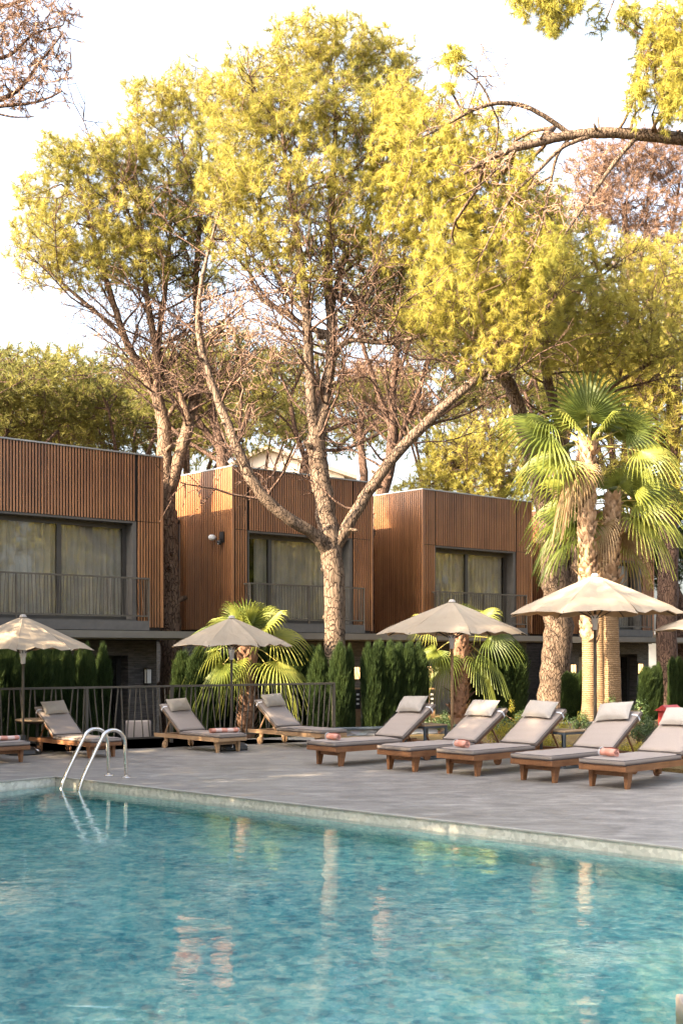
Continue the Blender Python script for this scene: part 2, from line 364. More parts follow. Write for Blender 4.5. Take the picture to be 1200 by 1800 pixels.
def glass():
    m = N('window_glass'); fr = m.n('ShaderNodeFresnel'); fr.inputs[0].default_value = 1.85
    v = m.coord(); m.l(m.bump(m.noise(v, 1.1, 2), .035, .05), fr.inputs['Normal'])
    tr = m.n('ShaderNodeBsdfTransparent'); tr.inputs[0].default_value = (.86, .86, .84, 1)
    gl = m.n('ShaderNodeBsdfGlossy'); gl.inputs['Roughness'].default_value = .01; m.l(m.bump(m.noise(v, 1.1, 2), .035, .05), gl.inputs['Normal'])
    geo = m.n('ShaderNodeNewGeometry'); inv = m.n('ShaderNodeMath', operation='SUBTRACT'); inv.inputs[0].default_value = 1; m.l(geo.outputs['Backfacing'], inv.inputs[1])
    mu = m.n('ShaderNodeMath', operation='MULTIPLY'); m.l(fr.outputs[0], mu.inputs[0]); m.l(inv.outputs[0], mu.inputs[1])
    mx = m.n('ShaderNodeMixShader'); m.l(mu.outputs[0], mx.inputs[0]); m.l(tr.outputs[0], mx.inputs[1]); m.l(gl.outputs[0], mx.inputs[2])
    m.l(mx.outputs[0], m.out.inputs[0]); return m.m
M['glass'] = glass()
def curtain_mat():
    m = N('sheer_curtain'); v = m.coord(); f = m.noise(v, 3, 3)
    m.pbr(m.ramp(f, [(.3, (.36, .335, .30)), (.7, (.48, .445, .40))]), .9); return m.m
M['curtain'] = curtain_mat()
def emis(name, c, s):
    m = N(name); e = m.n('ShaderNodeEmission'); e.inputs[0].default_value = (*c, 1); e.inputs[1].default_value = s; m.l(e.outputs[0], m.out.inputs[0]); return m.m
M['lamp'] = emis('lantern_glow', (1.0, .60, .26), .5)
def ground_mat():
    m = N('soil_and_grass'); v = m.coord(); a = m.noise(v, .8, 6, .7); b = m.noise(v, 14, 5, .7)
    c = m.mix(b, m.ramp(a, [(.35, (.05, .06, .02)), (.6, (.12, .085, .05))]), (.10, .075, .045))
    m.pbr(c, .95, 0, m.bump(b, .6, .04), .1); return m.m
M['ground'] = ground_mat()
def bed_mat():
    m = N('bed_soil'); v = m.coord(); a = m.noise(v, 1.6, 6, .7); b = m.noise(v, 26, 5, .8)
    c = m.mix(a, m.ramp(b, [(.35, (.10, .055, .03)), (.7, (.27, .165, .09))]), m.ramp(b, [(.3, (.08, .08, .02)), (.7, (.2, .15, .06))]))
    m.pbr(c, .95, 0, m.bump(b, .8, .03), .1); return m.m
M['bed'] = bed_mat()
def towel_mat(name, a, b, sc_):
    m = N(name); v = m.coord(); wv = m.n('ShaderNodeTexWave'); wv.inputs['Scale'].default_value = sc_; wv.bands_direction = 'X'; m.l(v, wv.inputs['Vector'])
    m.pbr(m.ramp(wv.outputs['Fac'], [(.35, a), (.62, b)]), .95, 0, m.bump(m.noise(v, 80, 3), .6, .006), .1); return m.m
M['towel'] = towel_mat('coral_towel', (.62, .27, .20), (.66, .33, .26), 2.0)
M['towel_stripe'] = towel_mat('striped_towel', (.62, .28, .21), (.70, .52, .47), 1.6)
# ------------------------------------------------------------------ the setting: ground, deck, pool
GZ = -0.85
FU = Vector((.757, .653, 0)).normalized(); FV = Vector((-FU.y, FU.x, 0)); FANG = math.atan2(FU.y, FU.x)
PB = Vector((-2.474, 28, 0))
def facade(t, v=0, z=0): return PB + FU * t + FV * v + Vector((0, 0, z))

mb = MB(); S = 400
xs = [-S, -60, -30, -15, 0, 15, 30, 60, S]
PE = Vector((.749, -.663, 0)).normalized(); PQ = Vector((-PE.y, PE.x, 0)) * -1     # pool long edge; PQ points from the deck across the water
C0 = Vector((-3.70, 15.83, 0))
def PL(p, q, z=0): return C0 + PE * p + PQ * q + Vector((0, 0, z))
W_P, L_P = 8.0, 26.0
# one ground sheet with an opening for the pool basin
def ring(mb, outer, inner):
    n = len(outer); vs = outer + inner
    mb.add(vs, [(i, (i + 1) % n, n + (i + 1) % n, n + i) for i in range(n)])
mb = MB()
inner = [PL(-.3, -.3, GZ), PL(L_P + .3, -.3, GZ), PL(L_P + .3, W_P + .3, GZ), PL(-.3, W_P + .3, GZ)]
outer = [C0 + (p - C0) * 1 for p in (PL(-S, -S, GZ), PL(S, -S, GZ), PL(S, S, GZ), PL(-S, S, GZ))]
ring(mb, outer, inner)
gr = mb.build('ground', M['ground']); tag(gr, kind='structure')

FE0, FE1 = Vector((-5.6, 20.06, 0)), Vector((-.15, 23.6, 0))        # railing line
fdir = (FE1 - FE0).normalized()
B0, B1 = G(596, 1302), G(1160, 1356); bdir = (B1 - B0).normalized()
def slab(name, poly, z0, z1, mat):
    mb = MB(); n = len(poly)
    vs = [Vector((p.x, p.y, z1)) for p in poly] + [Vector((p.x, p.y, z0)) for p in poly]
    area = sum(poly[i].x * poly[(i + 1) % n].y - poly[(i + 1) % n].x * poly[i].y for i in range(n))
    top = tuple(range(n)) if area > 0 else tuple(range(n - 1, -1, -1))
    fs = [top] + [((i, (i + 1) % n, n + (i + 1) % n, n + i) if area < 0 else (i, n + i, n + (i + 1) % n, (i + 1) % n)) for i in range(n)]
    mb.add(vs, fs); o = mb.build(name, mat); tag(o, kind='structure'); return o
cop = .05
far_l = FE0 - fdir * 14
slab('pool_deck', [far_l + Vector((-.1, .3, 0)), FE1 + fdir * .25 + Vector((0, .1, 0)), B0 + Vector((.02, .02, 0)), B0 + bdir * 16, PL(L_P + 4, -4.2), PL(L_P + 4, -cop), PL(-cop, -cop), PL(-cop - 14, -cop)], GZ - .1, 0, M['deck'])
slab('pool_deck', [PL(-cop - 14, -cop), PL(-cop, -cop), PL(-cop, W_P + cop), PL(L_P + cop, W_P + cop), PL(L_P + cop, -cop), PL(L_P + 4, -cop), PL(L_P + 4, W_P + 12), PL(-14, W_P + 12)], GZ - .1, -.001, M['deck'])

# pool basin: floor, walls, a pale mosaic band at the waterline
D_P = 1.2
mb = MB()
mb.add([PL(0, 0, -D_P), PL(L_P, 0, -D_P), PL(L_P, W_P, -D_P), PL(0, W_P, -D_P)], [(0, 3, 2, 1)])
cs = [(0, 0), (L_P, 0), (L_P, W_P), (0, W_P)]
for i in range(4):
    a, b = cs[i], cs[(i + 1) % 4]
    mb.add([PL(*a, -D_P), PL(*b, -D_P), PL(*b, -.30), PL(*a, -.30)], [(0, 1, 2, 3)])
o = mb.build('pool_basin', M['poolfloor']); tag(o, kind='structure')
mb = MB()
for i in range(4):
    a, b = cs[i], cs[(i + 1) % 4]
    mb.add([PL(*a, -.30), PL(*b, -.30), PL(*b, -.012), PL(*a, -.012)], [(0, 1, 2, 3)])
o = mb.build('pool_waterline_band', M['band']); tag(o, kind='structure')
mb = MB()
co = [(-cop, -cop), (L_P + cop, -cop), (L_P + cop, W_P + cop), (-cop, W_P + cop)]
ci = [(.012, .012), (L_P - .012, .012), (L_P - .012, W_P - .012), (.012, W_P - .012)]
for i in range(4):
    j = (i + 1) % 4
    mb.add([PL(*co[i], .003), PL(*co[j], .003), PL(*ci[j], .003), PL(*ci[i], .003), PL(*ci[i], -.012), PL(*ci[j], -.012)], [(0, 1, 2, 3), (3, 2, 5, 4)])
o = mb.build('pool_coping', simple('coping_stone', (.30, .275, .24), (.42, .385, .33), rough=.6, scale=5, bump=.3)); tag(o, kind='structure')
mb = MB(); WZ = -.105
mb.add([PL(.001, .001, WZ), PL(L_P - .001, .001, WZ), PL(L_P - .001, W_P - .001, WZ), PL(.001, W_P - .001, WZ)], [(0, 3, 2, 1)])
o = mb.build('water', M['water']); tag(o, kind='structure')

# pale plinth standing in the pool at the lower right
mb = MB(); mb.rbox(0, .5, 0, .4, -1.25, 0, .012)
o = mb.build('stone_plinth', M['concrete_pale']); o.location = (1.60, 5.62, -.062); o.rotation_euler = (0, 0, -.1)
tag(o, 'low pale stone plinth just breaking the pool water', 'plinth')

# pool ladder
ladder = empty('pool_ladder', G(207, 1365) + PQ * .62 - PE * .18, math.atan2(PE.y, PE.x), 'stainless steel pool ladder with two looped handrails at the pool corner', 'pool ladder')
def rail_pts(x):
    # local: x along the edge, y towards deck (+), the loop rises from the deck and falls into the water
    c = []
    c.append(((x, .62, 0.0))); c.append((x, .60, .33))
    for k in range(0, 9):
        a = math.pi * k / 8 * .86
        c.append((x, .40 + .20 * math.cos(a), .43 + .19 * math.sin(a)))
    c += [(x, .10, .32), (x, -.09, -.02), (x, -.14, -.3), (x, -.12, -1.1)]
    return c
for x in (0.0, .36):
    mb = MB(); pts = catmull([(Vector(p), .024) for p in rail_pts(x)], 4); mb.tube([p for p, r in pts], .024, 14)
    rl = mb.build('handrail', M['steel'], ladder)
    mb = MB(); mb.lathe([(0, .014), (.05, .012), (.062, .004), (.062, 0)], 20, (x, .62, .003)); mb.build('flange', M['steel'], rl)
for z in (-.35, -.62, -.9):
    mb = MB(); mb.rbox(0.02, .34, -.17, -.08, z, z + .03, .008); mb.build('tread', M['steel'], ladder)

# raised planting bed on the right with a low stone kerb wall
Bq = [B0, B0 + bdir * 18, Vector((26, 30, 0)), Vector((14, 34, 0)), G(600, 1302) + Vector((2.6, 9.0, 0)), B0 + Vector((-.35, 1.2, 0))]
slab('planting_bed', [p + Vector((.07, .03, 0)) if i < 2 else p for i, p in enumerate(Bq)], GZ - .05, .045, M['bed'])
wl = empty('low_stone_wall', B0 + Vector((-.1, .9, 0)), 0, 'low grey stacked stone wall with a dark cap behind the loungers', 'garden wall')
a0 = G(596, 1299) ; d2 = (G(770, 1290) - a0); L2 = 6.2; d2n = Vector((.93, .36, 0)).normalized(); wl.location = a0; wl.rotation_euler = (0, 0, math.atan2(d2n.y, d2n.x))
mb = MB(); mb.box(0, L2, 0, .22, -.5, .16); mb.build('stonework', M['lowstone'], wl)
mb = MB(); mb.rbox(-.02, L2 + .02, -.03, .25, .161, .20, .008); mb.build('cap', M['slate_table'], wl)

# ------------------------------------------------------------------ villas
def slats(mb, bk, length, z0, z1, M4, pitch=.069, wd=.034, dp=.026, skip0=0):
    """vertical battens on a dark backing; local x along the wall, -y outwards"""
    n = int((length - .005) / pitch); off = (length - (n - 1) * pitch - wd) / 2
    for i in range(n):
        x = off + i * pitch; j = rnd.uniform(-.003, .003)
        mb.box(x, x + wd, -dp + j * .4, 0, z0 + abs(j), z1 - .002, M4)
    bk.box(0, length, .001, .03, z0 + .004, z1 - .004, M4)

def villa(label, t0, W, win, mull, lamps, left_side=True, ground_win=None, extra=None, lower_top=1.85):
    root = empty('wood_clad_villa', facade(t0, 0, GZ), FANG, label, 'villa')
    o0 = -GZ                     # local z of deck level
    TOP, BOT, LIN = o0 + 5.88, o0 + 2.14, o0 + 4.42
    D = 6.0; w0, w1 = win
    sl_, bk = MB(), MB(); I = Matrix.Identity(4)
    def fr(x, y=0): return Matrix.Translation((x, y, 0))
    # front: above the lintel, left strip, right strip
    slats(sl_, bk, w1 - w0, LIN, TOP - .03, fr(w0))
    if w0 > .1: slats(sl_, bk, w0 - .006, LIN + .006, TOP - .03, fr(0)); slats(sl_, bk, w0 - .006, BOT, LIN - .006, fr(0))
    slats(sl_, bk, W - w1 - .006, LIN + .006, TOP - .03, fr(w1 + .006)); slats(sl_, bk, W - w1 - .006, BOT, LIN - .006, fr(w1 + .006))
    f_ = sl_.build('front_slat_cladding', M['slat'], root)
    # sides
    sd = MB()
    Ml = Matrix.Translation((-.031, D, 0)) @ Matrix.Rotation(R(-90), 4, 'Z')
    slats(sd, bk, D - .02, BOT, TOP - .03, Ml, .076, .036, .02)
    sd.build('side_slat_cladding', M['slat'], root); sd = MB()
    Mr = Matrix.Translation((W + .031, 0.02, 0)) @ Matrix.Rotation(R(90), 4, 'Z')
    slats(sd, bk, D - .02, BOT, TOP - .03, Mr, .076, .036, .02)
    sd.build('side_slat_cladding', M['slat'], root)
    cb = MB(); cb.box(-.07, .0 - .002, -.04, -.001, BOT, TOP - .03); cb.build('corner_trim', M['slat'], root); cb = MB(); cb.box(W + .002, W + .07, -.04, -.001, BOT, TOP - .03); cb.build('corner_trim', M['slat'], root)
    # shell
    sh = MB()
    sh.box(.002, W - .002, .035, .25, LIN, TOP - .2); sh.box(.002, w0, .035, .25, BOT, LIN - .001); sh.box(w1, W - .002, .035, .25, BOT, LIN - .001)
    sh.box(.002, .2, .251, D - .05, BOT, TOP - .2); sh.box(W - .2, W - .002, .251, D - .05, BOT, TOP - .2); sh.box(.201, W - .201, D - .25, D - .05, BOT, TOP - .2)
    sh.box(.21, W - .21, .27, D - .27, TOP - .42, TOP - .21); sh.box(.21, W - .21, .27, D - .27, BOT, BOT + .12)
    sh.build('wall', M['back'], root); bk.build('wall_backing', M['back'], root)
    rf = MB(); rf.box(-.06, W + .06, -.05, D + .05, TOP - .029, TOP); rf.build('roof', M['coping'], root)
    # window: deep grey reveal, frame, panes, curtain
    Y = .26
    zb = BOT + .16
    rv = MB(); rv.box(w0 - .0, w0 + .03, .0, Y, zb, LIN - .002); rv.box(w1 - .09, w1, .002, Y, zb, LIN - .002); rv.box(w0 + .031, w1 - .091, .0, Y, LIN - .05, LIN - .002); rv.box(w0, w1, -.02, Y + .2, zb - .05, zb - .001)
    rv.build('window_reveal', M['grey'], root)
    wf = MB(); x0, x1 = w0 + .031, w1 - .091; fz0, fz1 = zb + .001, LIN - .052
    edges = [x0] + list(mull) + [x1]
    wf.box(x0, x1, Y, Y + .07, fz1 - .10, fz1); wf.box(x0, x1, Y, Y + .07, fz0, fz0 + .07)
    for k, e in enumerate(edges):
        h = .05 if 0 < k < len(edges) - 1 else .045
        e = min(max(e, x0 + h), x1 - h); wf.box(e - h, e + h, Y - .004, Y + .074, fz0 + .071, fz1 - .101)
    wfo = wf.build('window', M['dark'], root)
    for a, b in zip(edges[:-1], edges[1:]):
        gp = MB(); gp.box(a + .04, b - .04, Y + .03, Y + .042, fz0 + .06, fz1 - .09); gp.build('pane', M['glass'], wfo)
    cu = MB(); n = int((x1 - x0) / .018); vs = []
    for k in range(n + 1):
        x = x0 + (x1 - x0) * k / n
        y = Y + .15 + .035 * math.sin(x * 33 + 1.6 * math.sin(x * 5)) + .012 * math.sin(x * 71)
        vs += [(x, y, fz0), (x, y, fz1 + .02)]
    keep = []
    for k in range(n):
        x = x0 + (x1 - x0) * k / n
        if extra and 'gap' in extra and extra['gap'][0] < x < extra['gap'][1]: continue
        keep.append((2 * k, 2 * k + 2, 2 * k + 3, 2 * k + 1))
    cu.add(vs, keep, True); cu.build('curtain', M['curtain'], root)
    # balcony plinth, railing
    bp = MB(); bp.box(w0 - .12, w1 + .12, -.34, -.045, BOT - .07, BOT + .13); bp.build('balcony_slab', M['grey'], root)
    ra = MB(); yr = -.27; xa, xb = w0 - .16, w1 + .16; zt = BOT + .16 + .86
    ra.box(xa, xb, yr - .025, yr + .025, zt, zt + .035); ra.box(xa, xb, yr - .012, yr + .012, BOT + .22, BOT + .25)
    for xx in (xa, (xa + xb) / 2 - .02, xb - .035): ra.box(xx, xx + .035, yr - .02, yr + .02, BOT + .131, zt - .001)
    for xx in (xa, xb - .03):
        ra.box(xx, xx + .03, yr + .026, -.042, zt, zt + .03); ra.box(xx, xx + .03, yr + .026, -.042, BOT + .22, BOT + .245)
        for yy in (-.2, -.12): ra.box(xx + .005, xx + .02, yy, yy + .012, BOT + .246, zt - .001)
    x = xa + .09; i = 0
    while x < xb - .08:
        tl = rnd.uniform(-.022, .022); ra.tube([(x - tl, yr, BOT + .251), (x + tl, yr, zt - .001)], .0085, 4, False, False); x += .085; i += 1
    ra.build('balcony_railing', M['rail'], root)
    # lower storey: black stacked-stone piers, recess with a window
    LT = o0 + lower_top; ys = .12
    gw0, gw1 = ground_win or (w0 + .1, w1 - .05)
    lw = MB(); lw.box(.0, gw0, ys, ys + .5, 0, LT); lw.box(gw1, W, ys, ys + .5, 0, LT); lw.box(gw0 + .001, gw1 - .001, ys, ys + .5, LT - .32, LT)
    lw.box(.01, .3, ys + .501, D - .3, 0, LT); lw.box(W - .3, W - .01, ys + .501, D - .3, 0, LT); lw.box(.301, W - .301, D - .6, D - .3, 0, LT)
    lw.build('stone_wall', M['slate'], root)
    so = MB(); so.box(.0, W, .0, D - .1, LT + .001, BOT - .001); so.build('soffit', M['back'], root)
    gf = MB(); e2 = [gw0, (gw0 + gw1) / 2 + .1, gw1]
    gf.box(gw0, gw1, ys + .3, ys + .36, LT - .40, LT - .321); gf.box(gw0, gw1, ys + .3, ys + .36, .12, .2)
    for k, e in enumerate(e2):
        e = min(max(e, gw0 + .05), gw1 - .05); gf.box(e - .05, e + .05, ys + .296, ys + .364, .201, LT - .401)
    gfo = gf.build('window', M['black'], root)
    for a, b in zip(e2[:-1], e2[1:]):
        gp = MB(); gp.box(a + .04, b - .04, ys + .32, ys + .332, .19, LT - .39); gp.build('pane', M['glass'], gfo)
    cu = MB(); n = int((gw1 - gw0 - .9) / .02); vs = []
    for k in range(n + 1):
        x = gw0 + .5 + (gw1 - gw0 - .9) * k / n; y = ys + .62 + .04 * math.sin(x * 29 + 1.2 * math.sin(x * 4)); vs += [(x, y, .1), (x, y, LT - .35)]
    cu.add(vs, [(2 * k, 2 * k + 2, 2 * k + 3, 2 * k + 1) for k in range(n)], True); cu.build('curtain', M['curtain'], root)
    for (lx, lit) in lamps:
        zc = o0 + 1.08
        b = MB(); b.box(lx - .05, lx + .05, ys - .025, ys - .001, zc - .2, zc + .2); b.box(lx - .075, lx + .075, ys - .16, ys - .026, zc + .15, zc + .175); b.box(lx - .075, lx + .075, ys - .16, ys - .026, zc - .165, zc - .15)
        for sx in (-.07, .058): b.box(lx + sx, lx + sx + .012, ys - .158, ys - .146, zc - .149, zc + .149); b.box(lx + sx, lx + sx + .012, ys - .04, ys - .028, zc - .149, zc + .149)
        wlp = b.build('wall_lantern', M['black'], root)
        g_ = MB(); g_.box(lx - .052, lx + .052, ys - .142, ys - .045, zc - .148, zc + .148); g_.build('lamp_glass', M['lamp'] if lit else M['white'], wlp)
    return root

villas = []
vA = villa('timber slat villa at the left edge of the photo, widest of the row', -1.97 - 10.0, 10.0, (10 - .59 - 5.8, 10 - .59), [10 - 4.2, 10 - 2.28],
           [(10 - .28, False)], ground_win=(10 - 6.2, 10 - .72))
vB = villa('timber slat villa behind the forked pine, sunlit patch on its side wall', 0, 4.21, (.42, 3.62), [1.25], [(.16, True), (3.80, True)], extra={'gap': (.45, .9)})
vC = villa('timber slat villa behind the parasol left of the tall palms', 6.08, 4.23, (.44, 3.63), [1.92], [(.28, True), (3.72, True)])
vD = villa('timber slat villa half hidden behind the two tall palm trunks', 12.17, 4.0, (.42, 3.45), [1.7], [(.14, True), (3.45, True)])
# flat metal canopies over the terraces, one run per stretch
def canopy(root, x0, x1):
    mb = MB(); o0 = -GZ; mb.box(x0, x1, -.98, -.02, o0 + 1.90, o0 + 2.045); mb.box(x0, x1, -.86, -.06, o0 + 1.87, o0 + 1.899)
    mb.build('canopy', M['canopy'], root)
canopy(vA, 6.9, 10 + .98); canopy(vB, -.985, 5.1); canopy(vC, -.975, 4.9); canopy(vD, -.35, 6.0)
# recessed slatted link walls between villas
for root, x in ((vA, 10.04), (vB, 4.25), (vC, 4.27)):
    pass
# fittings on the side wall of villa B (local -x face)
o0 = -GZ
mb = MB(); mb.tube([(-.12, 2.15, o0 + 2.1), (-.12, 2.15, o0 + 4.75)], .05, 10); mb.tube([(-.12, 2.15, o0 + 4.70), (-.12, 2.15, o0 + 4.82)], .062, 10)
mb.build('drainpipe', M['dark'], vB)
mb = MB(); c = (-.16, .62, o0 + 4.27)
mb.lathe([(q * .72, z * .78) for q, z in [(.001, .075), (.06, .068), (.11, .035), (.125, 0), (.118, -.02), (.12, -.022), (.10, -.07), (.05, -.098), (.001, -.105)]], 20, c)
mb.tube([(-.16, .62, o0 + 4.27), (-.03, .62, o0 + 4.27)], .02, 8); mb.build('dome_speaker', M['white'], vB)
mb = MB(); mb.box(-.10, -.068, .26, .40, o0 + 4.13, o0 + 4.38); mb.lathe([(.001, .06), (.05, .05), (.06, 0), (.045, -.04), (.001, -.055)], 14, (-.15, .33, o0 + 4.12)); mb.tube([(-.09, .33, o0 + 4.2), (-.15, .33, o0 + 4.2)], .018, 8)
cm = mb.build('security_camera', M['black'], vB)
mb = MB(); mb.lathe([(.001, .004), (.018, .003), (.02, 0), (.02, -.012), (.001, -.014)], 12, (-.185, .325, o0 + 4.095)); mb.build('lens_ring', M['white'], cm)

# distant pale house with a gable roof
hs = empty('gabled_house', (-4.2, 88, GZ), .12, 'pale rendered house with a shallow gable roof beyond the forked pine', 'house')
mb = MB(); Wd, Dp, H = 4.4, 9, 15.3
mb.add([(-Wd, 0, 0), (Wd, 0, 0), (Wd, 0, H), (-1.2, 0, H + 1.6), (-Wd, 0, H), (-Wd, Dp, 0), (Wd, Dp, 0), (Wd, Dp, H), (-1.2, Dp, H + 1.6), (-Wd, Dp, H)],
       [(0, 1, 2, 3, 4), (9, 8, 7, 6, 5), (1, 6, 7, 2), (0, 4, 9, 5)])
mb.build('wall', M['housewall'], hs)
mb = MB()
for (xa, za, xb, zb_) in ((-1.2, H + 1.62, Wd + .9, H - .42), (-1.2, H + 1.62, -Wd - .6, H - .28)):
    vs = [(xa, -.6, za), (xb, -.6, zb_), (xb, Dp + .5, zb_), (xa, Dp + .5, za)]; vs += [(x, y, z + .28) for x, y, z in vs]
    mb.add(vs, [(0, 1, 2, 3), (4, 7, 6, 5), (0, 4, 5, 1), (1, 5, 6, 2), (2, 6, 7, 3), (3, 7, 4, 0)])
mb.build('roof', M['eave'], hs)
mb = MB(); mb.box(1.0, 2.2, -.05, .05, H - 2.2, H - .7); mb.box(-3, -1.8, -.05, .05, H - 2.2, H - .7); mb.build('window', M['dark'], hs)

# white garden building and slatted fence at the far right
wb = empty('white_garden_building', P(1240, 1145, 46).xy.to_3d() + Vector((0, 0, GZ)), FANG, 'white rendered building with a sloping wall behind the right parasol', 'building')
mb = MB(); mb.box(-1.9, 7, 0, 5, 0, 1.9); mb.box(-1.0, 7, .6, 5, 1.9, 3.1); mb.build('wall', M['whitewall'], wb)
mb = MB(); mb.box(-2.0, 7.1, -.1, 5.1, 3.101, 3.22); mb.box(-2, -1.001, -.1, .599, 1.901, 1.97); mb.build('roof_edge', M['coping'], wb)
sf = empty('slatted_screen_fence', P(1163, 1145, 43).xy.to_3d() + Vector((0, 0, GZ)), FANG, 'dark vertical slat screen fence between the last villa and the white building', 'fence')
mb = MB()
for k in range(46): mb.box(k * .11, k * .11 + .06, 0, .04, .3, 3.6)
mb.build('slat_panel', M['rail'], sf)
mb = MB(); mb.box(-.05, 5.1, .041, .09, .6, .66); mb.box(-.05, 5.1, .041, .09, 3.2, 3.26); mb.build('cross_rail', M['rail'], sf)
for xx in (-.06, 2.5, 5.05):
    mb = MB(); mb.box(xx, xx + .08, .091, .17, 0, 3.65); mb.build('post', M['dark'], sf)

# ------------------------------------------------------------------ terrace railing with leaning balusters
rl = empty('terrace_railing', FE1, math.atan2(-fdir.y, -fdir.x), 'brown metal terrace railing with randomly leaning balusters behind the loungers', 'railing')
LR = 13.0; H = 1.02
mb = MB(); mb.box(-.02, LR, -.03, .03, H - .035, H); mb.build('handrail', M['rail'], rl)
mb = MB(); mb.box(0.02, LR, -.015, .015, .09, .12); mb.build('bottom_rail', M['rail'], rl)
for xx in (0, 3.42, 5.0, 6.9, 9.5, 12.0):
    mb = MB(); mb.box(xx - .025, xx + .025, -.024, .024, -.3, H - .036); mb.build('post', M['rail'], rl)
x = .1; bal = []
while x < LR - .1:
    bal.append(x); x += .118
for i, x in enumerate(bal[:100]):
    tl = rnd.choice((-1, 1)) * rnd.uniform(.012, .05)
    mb = MB(); mb.tube([(x - tl, 0, .121), (x + tl, 0, H - .037)], .0125, 5, False, False); mb.build('baluster', M['rail'], rl)
# ------------------------------------------------------------------ loungers, towels, tables, parasols
def rect_loop(x0, x1, y0, y1, z, r=.04, n=4):
    pts = []
    for (cx, cy, a0) in ((x1 - r, y1 - r, 0), (x0 + r, y1 - r, 90), (x0 + r, y0 + r, 180), (x1 - r, y0 + r, 270)):
        for k in range(n + 1):
            a = R(a0 + 90 * k / n); pts.append((cx + r * math.cos(a), cy + r * math.sin(a), z))
    return pts + [pts[0], pts[1]]
def cushion(mb, x0, x1, y0, y1, z0, z1, Mx=None, seed=0):
    """a soft pad: rounded sides, slightly domed top"""
    nx, ny = 22, 10; rr = random.Random(seed); ph = [rr.uniform(0, 6) for _ in range(4)]
    vs = []
    for side in (1, -1):
        for i in range(nx + 1):
            for j in range(ny + 1):
                u, v = i / nx, j / ny
                eu, ev = min(u, 1 - u) * (x1 - x0), min(v, 1 - v) * (y1 - y0)
                e = min(1, min(eu, ev) / .03); h = (1 - (1 - e) ** 2) ** .5
                dome = .008 * math.sin(math.pi * u) ** .5 * math.sin(math.pi * v) ** .5 + .0035 * math.sin(u * 17 + ph[0]) * math.sin(v * 7 + ph[1]) + .002 * math.sin(u * 41 + ph[2] + 3 * v)
                zc, hz = (z0 + z1) / 2, (z1 - z0) / 2
                z = zc + side * (hz * (.55 + .45 * h)) + (dome if side > 0 else 0)
                q = .010 * (1 - h)
                x = x0 + (x1 - x0) * u; y = y0 + (y1 - y0) * v
                x += q * (1 if u < .5 else -1) * (eu <= ev); y += q * (1 if v < .5 else -1) * (ev < eu)
                p = Vector((x, y, z)); vs.append(Mx @ p if Mx else p)
    n1 = (nx + 1) * (ny + 1); fs = []
    idx = lambda s, i, j: s * n1 + i * (ny + 1) + j
    for i in range(nx):
        for j in range(ny):
            fs.append((idx(0, i, j), idx(0, i + 1, j), idx(0, i + 1, j + 1), idx(0, i, j + 1)))
            fs.append((idx(1, i, j), idx(1, i, j + 1), idx(1, i + 1, j + 1), idx(1, i + 1, j)))
    for i in range(nx):
        fs.append((idx(1, i, 0), idx(1, i + 1, 0), idx(0, i + 1, 0), idx(0, i, 0))); fs.append((idx(0, i, ny), idx(0, i + 1, ny), idx(1, i + 1, ny), idx(1, i, ny)))
    for j in range(ny):
        fs.append((idx(0, 0, j), idx(0, 0, j + 1), idx(1, 0, j + 1), idx(1, 0, j))); fs.append((idx(1, nx, j), idx(1, nx, j + 1), idx(0, nx, j + 1), idx(0, nx, j)))
    mb.add(vs, fs, True)
def pillow_mesh(mb, L, Wd, T, Mx, seed=0):
    nu, nv = 20, 12; vs = []; rr = random.Random(seed); ph = rr.uniform(0, 6)
    for side in (1, -1):
        for i in range(nu + 1):
            for j in range(nv + 1):
                u, v = 2 * i / nu - 1, 2 * j / nv - 1
                h = max(0, (1 - abs(u) ** 2.6)) ** .5 * max(0, (1 - abs(v) ** 2.4)) ** .5
                sx = 1 - .06 * (1 - v * v) * 0 - .05 * (1 - abs(v)) ; sy = 1 - .10 * (1 - abs(u) ** 2)*.6
                x = u * L / 2 * (1 - .045 * (1 - v * v)); y = v * Wd / 2 * (1 - .09 * (1 - u * u))
                z = side * T / 2 * h * (1 + .07 * math.sin(6 * u + ph) * math.cos(5 * v) + .05 * math.sin(13 * u + 4 * v + ph))
                vs.append(Mx @ Vector((x, y, z)))
    n1 = (nu + 1) * (nv + 1); fs = []
    for i in range(nu):
        for j in range(nv):
            a = i * (nv + 1) + j; b = a + nv + 1
            fs.append((a, b, b + 1, a + 1)); fs.append((n1 + a, n1 + a + 1, n1 + b + 1, n1 + b))
    mb.add(vs, fs, True)

